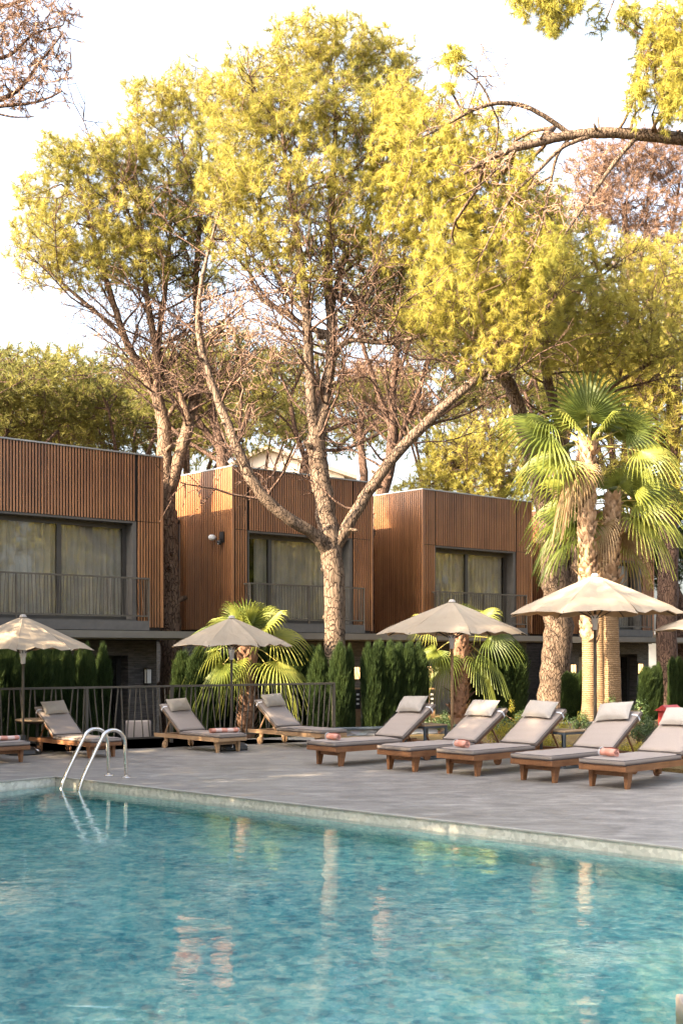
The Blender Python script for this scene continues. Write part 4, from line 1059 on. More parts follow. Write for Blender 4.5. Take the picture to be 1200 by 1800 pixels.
# ---- the forked central pine with two great side limbs
ZC = 25.2; gy = YH + (EYE - GZ) * F / ZC
pine('large forked pine in the centre, pale trunk in front of the second villa',
 [[(592, gy, ZC, .25), (590, 1200, ZC, .225), (588, 1100, ZC, .22), (585, 1000, ZC, .215), (578, 945, ZC, .235), (570, 880, ZC, .20), (561, 820, ZC, .20), (556, 765, ZC, .185), (570, 712, ZC, .125), (580, 640, ZC, .115), (582, 560, ZC, .105), (576, 490, ZC, .095), (580, 400, ZC, .08), (586, 300, ZC, .06), (590, 200, ZC, .04), (585, 120, ZC, .025)],
  [(558, 790, ZC, .12), (549, 730, ZC - .1, .115), (544, 650, ZC - .2, .105), (540, 570, ZC - .3, .095), (532, 480, ZC - .4, .08), (516, 380, ZC - .4, .06), (500, 270, ZC - .4, .045), (492, 160, ZC - .3, .028)],
  [(582, 975, ZC, .15), (552, 940, ZC - .3, .125), (508, 912, ZC - .6, .12), (468, 878, ZC - .8, .115), (438, 835, ZC - .9, .11), (412, 775, ZC - .9, .10), (388, 715, ZC - .8, .09), (366, 655, ZC - .8, .08), (350, 590, ZC - .7, .065), (352, 510, ZC - .6, .045), (372, 420, ZC - .5, .03), (400, 320, ZC - .5, .018)],
  [(586, 965, ZC, .15), (612, 922, ZC - .1, .125), (645, 868, ZC - .2, .12), (690, 805, ZC - .3, .115), (735, 757, ZC - .4, .11), (790, 705, ZC - .5, .10), (832, 671, ZC - .6, .08), (864, 646, ZC - .7, .05), (892, 628, ZC - .7, .028), (910, 600, ZC - .7, .015)],
  [(840, 668, ZC - .6, .05), (872, 664, ZC - .7, .045), (905, 658, ZC - .8, .03)],
  [(580, 640, ZC, .06), (610, 600, ZC, .055), (680, 602, ZC, .05), (745, 590, ZC - .1, .04), (800, 570, ZC - .2, .03)],
  [(576, 500, ZC, .06), (612, 540, ZC, .05), (642, 528, ZC - .1, .045), (660, 480, ZC - .2, .04), (672, 380, ZC - .3, .03)],
  [(556, 590, ZC, .07), (590, 590, ZC, .065), (540, 575, ZC, .06), (500, 548, ZC + .2, .06), (455, 520, ZC + .4, .04), (432, 450, ZC + .5, .03), (425, 370, ZC + .5, .018)],
  [(580, 560, ZC, .06), (600, 470, ZC + .3, .055), (640, 400, ZC + .5, .045), (660, 300, ZC + .6, .035), (680, 190, ZC + .7, .02)],
  [(540, 560, ZC - .3, .045), (480, 470, ZC, .04), (455, 350, ZC, .035), (450, 200, ZC, .02)]],
 [(450, 150, ZC, 60, 56, 1.0, 160), (530, 90, ZC, 60, 50, 1.0, 150), (600, 90, ZC, 62, 48, 1.0, 150), (670, 110, ZC + .4, 56, 46, 1.0, 120), (700, 170, ZC + .5, 40, 50, .9, 90),
  (430, 240, ZC, 62, 60, 1.1, 160), (520, 200, ZC - .3, 70, 66, 1.2, 210), (610, 210, ZC, 70, 70, 1.2, 200), (670, 270, ZC + .4, 62, 66, 1.1, 150), (400, 330, ZC - .3, 56, 52, 1.0, 120), (470, 330, ZC - .3, 66, 60, 1.1, 150),
  (560, 320, ZC - .2, 70, 60, 1.2, 150), (640, 370, ZC, 66, 60, 1.1, 130), (500, 430, ZC - .3, 62, 50, 1.0, 90), (590, 430, ZC + .2, 56, 46, 1.0, 70), (680, 440, ZC - .1, 56, 52, .9, 90), (420, 430, ZC - .2, 56, 46, .9, 70), (385, 180, ZC, 36, 42, .8, 60), (540, 500, ZC - .3, 46, 34, .7, 36), (800, 600, ZC - .4, 60, 34, .7, 50), (730, 560, ZC - .2, 46, 36, .7, 50)],
 bare=[(850, 620, ZC - .6, 70, 50, .7, 70), (760, 660, ZC - .4, 50, 50, .5, 24), (400, 560, ZC - .5, 60, 60, 1.0, 110), (470, 620, ZC, 60, 60, .9, 90), (480, 520, ZC, 70, 50, 1.0, 100), (430, 700, ZC - .6, 40, 50, .5, 30), (640, 560, ZC, 60, 40, .7, 50), (620, 450, ZC, 60, 60, .8, 70)],
 bark_='bark_grey', seed=22, side=110)

# ---- double trunk pine on the right whose golden crown fills the upper right
ZR = 30.0; gy = YH + (EYE - .045) * F / ZR
pine('thick double-trunk pine left of the tall palms, golden hanging crown above',
 [[(968, gy, ZR, .36), (972, 1200, ZR, .34), (980, 1100, ZR, .36), (975, 1010, ZR, .35), (966, 930, ZR, .26), (946, 850, ZR - .3, .22), (925, 770, ZR - .6, .18), (905, 700, ZR - .8, .16), (878, 640, ZR - 1.2, .14), (860, 560, ZR - 1.6, .11), (842, 470, ZR - 2, .09), (830, 380, ZR - 2.2, .07), (800, 280, ZR - 2.4, .045), (760, 190, ZR - 2.5, .025)],
  [(988, 1060, ZR, .20), (1008, 1000, ZR, .17), (1010, 930, ZR, .16), (1000, 860, ZR, .15), (985, 760, ZR - .3, .13), (960, 660, ZR - .6, .11), (955, 560, ZR - 1, .09), (960, 450, ZR - 1.2, .06), (970, 340, ZR - 1.2, .03)],
  [(905, 700, ZR - .8, .09), (850, 600, ZR - 1.2, .08), (790, 520, ZR - 1.6, .06), (740, 430, ZR - 1.9, .04), (715, 320, ZR - 2, .025)],
  [(955, 600, ZR - 1, .07), (1010, 520, ZR - 1, .055), (1060, 470, ZR - 1.2, .04), (1100, 430, ZR - 1.2, .025)],
  [(985, 760, ZR - .3, .07), (1060, 690, ZR - .5, .06), (1140, 640, ZR - .8, .045), (1220, 600, ZR - 1, .03)]],
 [(940, 390, ZR - 2, 62, 62, 1.1, 150), (950, 480, ZR - 2.6, 62, 62, 1.1, 170), (970, 600, ZR - 2.6, 62, 46, 1.0, 140), (1030, 540, ZR - 2.2, 62, 56, 1.0, 150), (1020, 440, ZR - 1.8, 56, 56, 1.0, 110), (1100, 560, ZR - 2, 62, 60, 1.1, 150), (1110, 470, ZR - 1.4, 56, 56, 1.0, 110), (1170, 520, ZR - 1.4, 56, 66, 1.0, 120), (1060, 630, ZR - 2, 62, 36, .9, 90), (1160, 620, ZR - 1.6, 60, 40, .9, 80)],
 needle='needle_gold', bark_='bark_grey', seed=23, side=50, droop=.35, upbias=.1, bare=[(900, 420, ZR - 2, 90, 90, 1, 70), (860, 650, ZR - 1, 60, 60, .8, 50)])

# ---- off-frame pine whose heavy arched limb reaches in from the right
ZE = 22.5
E_gy = YH + (EYE - GZ) * F / ZE
GOLD = [(700, 190, ZE + 1.9, 46, 52, .9, 115), (690, 270, ZE + 1.9, 46, 59, .9, 136), (720, 350, ZE + 1.9, 56, 64, 1.0, 178), (750, 230, ZE + 1.9, 56, 64, 1.0, 157), (790, 310, ZE + 1.9, 62, 71, 1.1, 210), (780, 420, ZE + 1.9, 66, 71, 1.1, 231), (830, 240, ZE + 1.9, 56, 57, 1.0, 126), (850, 350, ZE + 1.9, 60, 69, 1.1, 189), (860, 460, ZE + 1.9, 66, 75, 1.1, 231), (790, 520, ZE + 1.9, 62, 59, 1.0, 168), (900, 560, ZE + 1.9, 66, 69, 1.1, 210), (900, 290, ZE + 1.9, 50, 64, 1.0, 115), (940, 390, ZE + 1.9, 62, 71, 1.1, 157), (950, 480, ZE + 1.9, 62, 71, 1.1, 178), (860, 630, ZE + 1.9, 46, 34, .7, 52)]
def strands(n, x0, x1, y0, y1, Z, seed_, rx=13, ry=38, k=12):
    r_ = random.Random(seed_); return [(r_.uniform(x0, x1), r_.uniform(y0, y1), Z + r_.uniform(-.4, .4), rx * r_.uniform(.7, 1.3), ry * r_.uniform(.6, 1.4), .22, k) for _ in range(n)]
pine('pine reaching in from the right edge with one long arched bare limb',
 [[(1490, E_gy, ZE, .34), (1480, 1000, ZE, .3), (1450, 700, ZE, .26), (1400, 420, ZE, .22), (1370, 200, ZE, .18), (1340, 40, ZE, .13), (1300, -120, ZE, .08)],
  [(1420, 480, ZE, .16), (1330, 300, ZE - .2, .14), (1250, 252, ZE - .3, .125), (1195, 244, ZE - .4, .115), (1130, 237, ZE - .5, .105), (1060, 233, ZE - .6, .095), (1000, 238, ZE - .6, .085), (945, 250, ZE - .7, .075), (890, 266, ZE - .8, .06), (850, 284, ZE - .9, .045), (815, 305, ZE - 1, .025)],
  [(1000, 236, ZE - .6, .05), (968, 212, ZE - .7, .045), (925, 188, ZE - .8, .042), (880, 181, ZE - .9, .04), (840, 190, ZE - 1, .032), (800, 210, ZE - 1, .026), (760, 232, ZE - 1.1, .02), (722, 249, ZE - 1.2, .01)],
  [(862, 184, ZE - .9, .025), (852, 160, ZE - .9, .02), (832, 135, ZE - .9, .016), (800, 110, ZE - .9, .01)],
  [(1118, 240, ZE - .5, .045), (1080, 285, ZE - .7, .04), (1045, 335, ZE - .8, .034), (1010, 385, ZE - .9, .026), (980, 430, ZE - 1, .014)],
  [(1035, 240, ZE - .6, .04), (990, 258, ZE - .7, .036), (950, 295, ZE - .8, .032), (900, 345, ZE - .9, .026), (870, 400, ZE - 1, .016), (850, 440, ZE - 1, .01)],
  [(1002, 240, ZE - .6, .035), (978, 275, ZE - .6, .03), (965, 330, ZE - .6, .026), (950, 400, ZE - .7, .018), (920, 470, ZE - .8, .01)],
  [(905, 262, ZE - .8, .03), (870, 300, ZE - .9, .024), (835, 330, ZE - 1, .016), (790, 352, ZE - 1, .008)],
  [(1053, 233, ZE - .6, .02), (1050, 205, ZE - .6, .012)],
  [(1370, 200, ZE, .08), (1290, 120, ZE - .6, .06), (1210, 90, ZE - 1, .045), (1150, 70, ZE - 1.2, .025)],
  [(1290, 120, ZE - .6, .05), (1230, 20, ZE - 1, .04), (1150, -60, ZE - 1.3, .03), (1020, -70, ZE - 1.5, .02)]],
 [(1160, 60, ZE - 1.2, 40, 50, .7, 90), (1180, 130, ZE - 1.2, 34, 46, .7, 70), (1215, 60, ZE - 1, 46, 60, .8, 100), (800, 102, ZE - .9, 30, 16, .4, 16)] + GOLD
 + strands(13, 1108, 1200, 30, 195, ZE - 1.2, 3) + strands(20, 905, 1110, -20, 45, ZE - 1.5, 4, 15, 26, 10) + strands(8, 1120, 1200, 150, 205, ZE - 1.2, 5, 12, 26, 8)
 + strands(16, 700, 1010, 300, 520, ZE - .9, 6, 12, 40, 9) + strands(8, 690, 830, 200, 280, ZE - 1.1, 7, 14, 22, 7) + strands(5, 770, 850, 90, 150, ZE - .9, 8, 10, 14, 4),
 needle='needle_gold', bark_='bark_grey', seed=24, droop=.5, droopy=1, upbias=-.1, tsize=.15,
 bare=[(860, 300, ZE - .9, 60, 40, .6, 60), (930, 370, ZE - .8, 80, 70, .7, 100), (1010, 350, ZE - .8, 60, 60, .6, 50), (850, 130, ZE - .9, 46, 40, .5, 30), (900, 200, ZE - .9, 40, 30, .4, 16), (790, 200, ZE - 1, 60, 30, .5, 30)])

# ---- reddish branch entering at the upper left
ZL = 18
pine('browning pine whose sparse rusty branches enter at the upper left corner',
 [[(-330, YH + (EYE) * F / ZL + 6, ZL, .28), (-320, 800, ZL, .24), (-280, 500, ZL, .2), (-240, 300, ZL, .16), (-200, 120, ZL, .12), (-180, -60, ZL, .07)],
  [(-240, 300, ZL, .09), (-120, 215, ZL, .06), (-40, 190, ZL, .045), (30, 160, ZL, .03), (70, 110, ZL, .02), (110, 60, ZL, .01)],
  [(-40, 190, ZL, .035), (20, 185, ZL, .026), (70, 178, ZL, .018), (110, 160, ZL, .01)],
  [(-120, 215, ZL, .04), (-40, 120, ZL, .035), (20, 95, ZL, .025), (60, 60, ZL, .018), (110, 45, ZL, .01)],
  [(-200, 120, ZL, .05), (-80, 40, ZL, .04), (10, 10, ZL, .026), (80, -10, ZL, .014)],
  [(-40, 190, ZL, .02), (20, 205, ZL, .014), (60, 205, ZL, .008)]],
 [(70, 40, ZL, 46, 34, .4, 26), (20, 80, ZL, 46, 44, .5, 45), (90, 100, ZL, 44, 44, .4, 30), (30, 20, ZL, 46, 28, .4, 38), (60, 160, ZL, 56, 38, .4, 26), (115, 20, ZL, 30, 22, .3, 17), (10, 150, ZL, 40, 36, .4, 26), (-60, 60, ZL, 60, 60, .5, 38)],
 needle='needle_brown', bark_='bark_dark', seed=25, tsize=.09, K=18, nwidth=.009, droop=.6, droopy=1, bare=[(60, 90, ZL, 70, 80, .5, 34), (20, 170, ZL, 60, 30, .4, 14)])

# ---- dark multi-stem pines behind the villas
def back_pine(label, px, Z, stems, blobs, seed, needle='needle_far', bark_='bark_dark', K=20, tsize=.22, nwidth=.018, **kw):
    g_ = YH + (EYE - GZ) * F / Z
    limbs = []
    for k, s in enumerate(stems):
        pts = [(x, y, Z, r) for x, y, r in s]
        if k == 0: pts = [(px, g_, Z, s[0][2] * 1.15)] + pts
        limbs.append(pts)
    return pine(label, limbs, [(x, y, Z, rx, ry, rz, n) for x, y, rx, ry, rz, n in blobs], bark_=bark_, needle=needle, seed=seed, K=K, tsize=tsize, nwidth=nwidth, sides=8, side=34, group='pines behind the villas', **kw)

back_pine('dark slender multi-stem pine in the gap right of the second villa', 655, 33.5,
 [[(656, 1000, .19), (662, 900, .18), (682, 830, .16), (690, 760, .14), (690, 680, .10), (700, 600, .08), (705, 520, .06), (712, 430, .03)],
  [(684, 820, .09), (706, 760, .08), (735, 690, .07), (755, 620, .06), (770, 560, .045), (785, 500, .03)],
  [(690, 760, .08), (668, 700, .07), (648, 640, .06), (630, 570, .05), (640, 500, .03)],
  [(686, 790, .06), (730, 760, .05), (790, 720, .04), (830, 690, .025)],
  [(690, 680, .05), (720, 600, .045), (730, 520, .03)]],
 [(640, 490, 60, 46, 1.2, 90), (710, 500, 60, 50, 1.2, 110), (770, 520, 60, 46, 1.2, 90), (700, 570, 70, 36, 1.2, 60), (820, 690, 40, 24, .8, 20)], 31, bare=[(700, 620, 33.5, 80, 60, 1, 60)])
back_pine('dark pine behind the second villa, upright stems right of the house gable', 535, 41,
 [[(536, 870, .17), (536, 820, .16), (548, 780, .15), (552, 740, .12), (560, 690, .09), (555, 620, .06)],
  [(538, 810, .09), (520, 760, .08), (508, 700, .07), (490, 650, .05), (470, 610, .03)],
  [(550, 770, .08), (590, 750, .07), (640, 735, .06), (690, 700, .05), (710, 660, .03)],
  [(545, 790, .07), (600, 790, .06), (650, 770, .05), (700, 745, .03)],
  [(508, 700, .05), (530, 650, .04), (540, 600, .03)]],
 [(480, 640, 56, 30, 1.5, 70), (545, 630, 60, 30, 1.5, 80), (610, 690, 50, 24, 1.2, 40), (690, 680, 50, 30, 1.2, 50), (430, 690, 50, 30, 1.2, 40)], 32)
back_pine('dark pine behind the second villa, spreading stems left of the house gable', 400, 38,
 [[(398, 900, .2), (392, 820, .19), (384, 770, .15), (372, 720, .12), (366, 660, .09), (372, 600, .05)],
  [(394, 810, .10), (420, 770, .09), (440, 720, .08), (470, 670, .06), (490, 620, .03)],
  [(388, 790, .10), (350, 740, .09), (340, 690, .07), (320, 640, .05), (300, 600, .03)],
  [(392, 815, .07), (352, 790, .06), (310, 760, .05), (280, 720, .03)],
  [(420, 770, .06), (424, 700, .05), (414, 640, .04)]],
 [(300, 640, 60, 36, 1.6, 90), (370, 640, 60, 36, 1.6, 90), (440, 650, 60, 36, 1.6, 90), (330, 700, 50, 26, 1.2, 40), (470, 700, 40, 26, 1.2, 40), (260, 690, 40, 36, 1.2, 50), (400, 600, 50, 30, 1.2, 60)], 33)
back_pine('brown-crowned dry pine far behind the central trunk', 640, 52,
 [[(640, 900, .2), (638, 820, .18), (632, 760, .14), (640, 700, .08)], [(634, 780, .09), (600, 730, .07), (580, 690, .04)], [(634, 770, .09), (670, 730, .07), (700, 700, .04)]],
 [(620, 665, 34, 26, 1.3, 120), (660, 660, 40, 28, 1.3, 140), (700, 680, 40, 26, 1.3, 120), (735, 710, 30, 24, 1.2, 70), (640, 700, 40, 20, 1.2, 60)], 34, needle='needle_brown', tsize=.2, K=22)
back_pine('tall reddish-brown dry pine behind the palms at the right edge', 1120, 47,
 [[(1120, 900, .3), (1118, 700, .27), (1115, 560, .22), (1105, 460, .15), (1095, 360, .08)], [(1116, 600, .13), (1060, 500, .1), (1035, 400, .06), (1040, 320, .03)], [(1116, 580, .14), (1160, 480, .1), (1185, 380, .06), (1195, 300, .03)], [(1112, 540, .09), (1130, 430, .06), (1140, 320, .03)]],
 [(1040, 300, 46, 44, 1.6, 110), (1090, 278, 54, 36, 1.6, 120), (1150, 275, 50, 40, 1.6, 120), (1198, 300, 44, 50, 1.6, 110), (1045, 370, 40, 46, 1.4, 110), (1100, 360, 50, 46, 1.6, 130), (1170, 390, 50, 46, 1.6, 120), (1120, 440, 60, 36, 1.4, 70)], 35, needle='needle_brown', tsize=.24, K=22)
back_pine('dense green pine behind the palms, right of the double trunk', 1170, 36,
 [[(1172, 1000, .3), (1176, 850, .27), (1185, 700, .22), (1180, 600, .15), (1170, 520, .08)], [(1178, 800, .13), (1110, 740, .1), (1060, 720, .07), (1010, 690, .04)], [(1182, 720, .12), (1140, 640, .09), (1110, 580, .05)], [(1184, 760, .14), (1120, 790, .11), (1080, 830, .08), (1020, 850, .05)]],
 [(1100, 640, 60, 46, 1.5, 150), (1160, 660, 56, 56, 1.5, 170), (1190, 560, 50, 60, 1.4, 140), (1060, 690, 50, 46, 1.4, 120), (1190, 760, 50, 56, 1.4, 150), (1120, 740, 60, 50, 1.4, 150), (1030, 620, 50, 36, 1.2, 90), (1000, 700, 46, 40, 1.2, 70), (1100, 830, 56, 36, 1.4, 90), (1180, 860, 46, 46, 1.3, 100), (1180, 460, 46, 46, 1.4, 90)], 36, needle='needle')
back_pine('low golden pine behind the third villa roof', 830, 42,
 [[(832, 960, .16), (830, 880, .15), (815, 830, .12), (800, 780, .07)], [(830, 870, .08), (790, 840, .06), (760, 850, .03)], [(832, 880, .09), (870, 820, .07), (900, 770, .04)]],
 [(790, 800, 46, 46, 1.5, 170), (840, 790, 46, 50, 1.5, 170), (890, 830, 40, 46, 1.4, 140), (760, 840, 36, 26, 1.2, 80), (830, 860, 60, 30, 1.4, 110), (900, 760, 40, 40, 1.3, 90), (930, 860, 40, 46, 1.2, 110), (720, 862, 30, 14, 1, 30)], 37, needle='needle', tsize=.22)
back_pine('grey-green cedar with a slanting bare branch at the right edge beyond the last villa', 1195, 40,
 [[(1196, 1120, .2), (1194, 1060, .19), (1170, 1010, .15), (1150, 960, .1), (1160, 910, .06)], [(1192, 1070, .1), (1165, 1030, .08), (1145, 990, .04)], [(1196, 1080, .1), (1220, 980, .08), (1215, 900, .04)]],
 [(1160, 930, 30, 40, 1.2, 130), (1190, 980, 30, 46, 1.2, 130), (1165, 1010, 24, 36, 1.1, 90), (1215, 930, 30, 46, 1.2, 100), (1180, 890, 36, 30, 1.1, 90), (1150, 970, 20, 30, 1, 50)], 38, needle='cypress', tsize=.2)

# ---- umbrella pines on the skyline: one tree copied with its parts
def proto_umbrella(needle, seed, H=13.0, Rr=4.6, label='', dens=1.0):
    r_ = np.random.default_rng(seed); root = empty('umbrella_pine', (0, 0, 0), 0, label, 'pine tree', 'umbrella pines on the skyline')
    tm = MB(); tw = MB(); tips = []; stems = []
    fork = H * .52
    tm.tube([p for p, r in catmull([(Vector((0, 0, 0)), .24), (Vector((.15, 0, fork * .5)), .2), (Vector((0, .1, fork)), .17)], 5)], [r for p, r in catmull([(Vector((0, 0, 0)), .24), (Vector((.15, 0, fork * .5)), .2), (Vector((0, .1, fork)), .17)], 5)], 9, True, True, .08)
    ns = 6
    for k in range(ns):
        a = 2 * math.pi * k / ns + r_.uniform(-.3, .3); q = Rr * r_.uniform(.25, .62)
        st0 = fork * r_.uniform(.72, 1.0)
        pts = catmull([(Vector((0.03, .05, st0)), .11), (Vector((q * .45 * math.cos(a), q * .45 * math.sin(a), st0 + (H - st0) * .4)), .08), (Vector((q * math.cos(a), q * math.sin(a), H * .82)), .045)], 4)
        tm.tube([p for p, r in pts], [r for p, r in pts], 6, True); stems.append(np.array(pts[-1][0])); stems.append(np.array(pts[-4][0]))
        # low side branches
        s0 = np.array(pts[3][0]); o_ = s0 + np.array([math.cos(a) * 1.6, math.sin(a) * 1.6, .9]); tm.tube([s0, (s0 + o_) / 2 + [0, 0, .1], o_], [.04, .03, .015], 4)
    stems = np.array(stems); nb = int(22 * dens)
    for k in range(nb):
        a = r_.uniform(0, 6.28); q = Rr * math.sqrt(r_.uniform(0, 1)); z = H * .86 + (H * .13) * math.cos(min(q / Rr, 1) * 1.35) - r_.uniform(0, H * .14)
        c = np.array([q * math.cos(a), q * math.sin(a), z]); i = int(np.argmin(np.linalg.norm(stems - c, axis=1)))
        grow(tw, stems[i], np.array([0, 0, .6]), blob_pts(c, Rr * .30, Rr * .30, H * .055, 62, r_), .04, r_, tips, minr=.012)
    tm.build('trunk', M['bark_dark'], root); tw.build('branches', M['bark_dark'], root)
    pos = np.array([t[0] for t in tips]); dr = np.array([t[1] for t in tips]); dr[:, 2] += .4; dr /= np.linalg.norm(dr, axis=1, keepdims=True)
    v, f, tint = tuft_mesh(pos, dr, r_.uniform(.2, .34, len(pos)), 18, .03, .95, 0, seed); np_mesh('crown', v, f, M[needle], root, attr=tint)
    return root
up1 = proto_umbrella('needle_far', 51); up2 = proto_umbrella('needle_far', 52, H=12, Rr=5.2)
used = {up1.name: False, up2.name: False}
def place_up(proto, px, Z, topy, rz, label, wscale=1.0):
    root = proto if not used[proto.name] else copy_tree(proto)
    if root is proto: used[proto.name] = True
    Ht = 13.0 if proto is up1 else 12.0
    topz = EYE - (topy - YH) / F * Z; s = (topz - GZ) / Ht
    b = P(px, YH, Z); root.location = (b.x, b.y, GZ); root.rotation_euler = (0, 0, rz); root.scale = (s * wscale, s * wscale, s); root['label'] = label
    return root
place_up(up1, 20, 46, 636, 0.3, 'umbrella pine on the skyline above the left end of the widest villa roof')
place_up(up2, 120, 50, 634, 1.3, 'umbrella pine on the skyline above the middle of the widest villa roof')
place_up(up1, 225, 46, 628, 2.3, 'umbrella pine on the skyline just left of the tall forked trunk', .9)
place_up(up2, -60, 42, 640, 3.0, 'umbrella pine on the skyline cut by the left edge of the photo')
place_up(up2, 330, 55, 640, 4.0, 'umbrella pine on the skyline seen between the stems of the left pine')
place_up(up1, 450, 62, 660, 5.0, 'umbrella pine on the skyline above the distant house gable', .8)
place_up(up2, 990, 50, 560, 0.8, 'umbrella pine seen through the golden crown above the third villa', .9)
place_up(up1, 1090, 55, 470, 1.8, 'umbrella pine behind the tall reddish-brown pine', .8)
place_up(up2, 880, 58, 470, 2.8, 'umbrella pine behind the arched limb and golden crown', .7)
place_up(up1, 760, 60, 640, 3.6, 'umbrella pine beyond the third villa, left of the low golden pine', .7)

# trees beside and behind the camera: they shade the pool and show in the window panes
def place_off(proto, x, y, H, rz, label, w=1.0):
    root = copy_tree(proto); Ht = 13.0 if proto is up1 else 12.0; s = H / Ht
    root.location = (x, y, GZ); root.rotation_euler = (0, 0, rz); root.scale = (s * w, s * w, s); root['label'] = label; root['group'] = 'pines outside the photo round the pool'; return root
def bushy(name, seed, H=7.0, Rr=2.6, needle='needle', n=26):
    r_ = np.random.default_rng(seed); root = empty('shade_tree', (0, 0, 0), 0, 'dense round-crowned shade tree beside the pool outside the photo', 'tree', 'shade trees left of the pool outside the photo'); tm = MB(); tw = MB(); tips = []
    tm.tube([(0, 0, 0), (.1, 0, H * .3), (0, .05, H * .75)], [.22, .18, .08], 8)
    nodes = np.array([[0, 0, H * f] for f in (.25, .35, .45, .55, .65, .74)])
    for k in range(n):
        a = r_.uniform(0, 6.28); zf = r_.uniform(.22, .95); q = Rr * math.sqrt(max(.05, 1 - ((zf - .5) / .5) ** 2)) * r_.uniform(.2, .8)
        c = np.array([q * math.cos(a), q * math.sin(a), H * zf]); i = int(np.argmin(np.linalg.norm(nodes - c, axis=1)))
        grow(tw, nodes[i], np.array([0, 0, .3]), blob_pts(c, 1.0, 1.0, .8, 50, r_), .03, r_, tips, minr=.012)
    tm.build('trunk', M['bark'], root); tw.build('branches', M['bark'], root)
    pos = np.array([t[0] for t in tips]); dr = np.array([t[1] for t in tips]); dr /= np.linalg.norm(dr, axis=1, keepdims=True)
    v, f, tint = tuft_mesh(pos, dr, r_.uniform(.22, .36, len(pos)), 16, .04, 1.1, 0, seed); np_mesh('crown', v, f, M[needle], root, attr=tint)
    return root
sh = bushy('a', 61); first = True
SHADE = [(-13.5, 21.5, 6.8), (-11.5, 17.5, 8.0), (-9.6, 14.0, 9.6), (-8.6, 11.6, 11.2), (-7.9, 9.0, 10.4), (-7.3, 5.6, 9.8), (-8.4, 6.8, 9.6), (-6.9, 2.2, 10.2), (-6.3, -.8, 9.8), (-6.2, -4, 9.5), (-17, 25, 7.0), (-6.0, -4, 9.0)]
for i, (x, y, H) in enumerate(SHADE):
    r0 = sh if first else copy_tree(sh); first = False
    s = H / 7.0; r0.location = (x, y, GZ); r0.rotation_euler = (0, 0, i * 1.7); r0.scale = (s, s, s)
RIGHT = [(30, 33, 10), (34, 30, 11), (31, 27, 10), (36, 35, 12), (33, 22, 10), (29, 19, 10), (27, 15, 9.5), (36, 26, 12), (30, 11, 10), (24, 8, 9), (5, -9, 9), (-2, -10, 9)]
for i, (x, y, H) in enumerate(RIGHT):
    r0 = copy_tree(sh); s = H / 7.0; r0.location = (x, y, GZ); r0.rotation_euler = (0, 0, i * 1.3); r0.scale = (s * 1.15, s * 1.15, s); r0['label'] = 'round-crowned sunlit tree mirrored in the villa windows from outside the photo'; r0['group'] = 'sunlit trees right of the pool outside the photo'

# ------------------------------------------------------------------ palms
def frond_mesh(mbl, mbp, hub_dir, pet, Rf, droop, seed, roll=0, nseg=30, spread=125, hang=.5, tatter=.3):
    """fan leaf; local +x is the petiole direction, built at the origin"""
    rr = random.Random(seed); V = Vector
    d = V(hub_dir).normalized(); side = d.cross(V((0, 0, 1)));
    if side.length < .1: side = V((1, 0, 0))
    side.normalize(); up = side.cross(d).normalized()
    if up.z < 0: up = -up; side = -side
    # petiole curve sagging with length
    pp = [V((0, 0, 0)), d * pet * .5 + V((0, 0, -.02 * pet)), d * pet + V((0, 0, -droop * pet * .25))]
    mbp.tube(pp, [.016, .012, .009], 5, False)
    hub = pp[-1]; dl = (pp[2] - pp[1]).normalized(); up2 = (up - dl * up.dot(dl)).normalized(); rm = Matrix.Rotation(R(roll), 3, dl); up2 = rm @ up2; sd = dl.cross(up2)
    n = nseg
    for k in range(n):
        a = R(-spread + 2 * spread * (k + .5) / n); hw = R(spread / n) * 1.02
        L = Rf * (1 - .22 * abs(a) / R(spread)) * rr.uniform(.93, 1.04)
        joined = .42
        def ray(an, r_, fold=0):
            cd = dl * math.cos(an) + sd * math.sin(an)
            p = hub + cd * r_ + up2 * (fold + .16 * r_ * math.cos(an * .5) - .10 * abs(math.sin(an)) * r_)
            u = max(0, (r_ / Rf - .45)); g = hang * (1 + .5 * rr_t) * u * u * Rf * 2.6
            p = p + V((0, 0, -g - droop * .22 * r_ * r_ / Rf)); return p
        rr_t = rr.uniform(-.4, .9) * tatter * 2
        st = [0.04, .24, joined, .64, .84, 1.0]; vs = []
        for i, t in enumerate(st):
            r_ = L * t; w_ = hw if t <= joined else hw * joined / t * (1 - (t - joined) / (1 - joined)) ** .8
            fd = .018 * Rf
            vs += [ray(a - w_, r_, 0), ray(a, r_ * 1.0, fd), ray(a + w_, r_, 0)]
        fs = []
        for i in range(len(st) - 1):
            q = 3 * i; fs += [(q, q + 3, q + 4, q + 1), (q + 1, q + 4, q + 5, q + 2)]
        mbl.add(vs, fs, False)
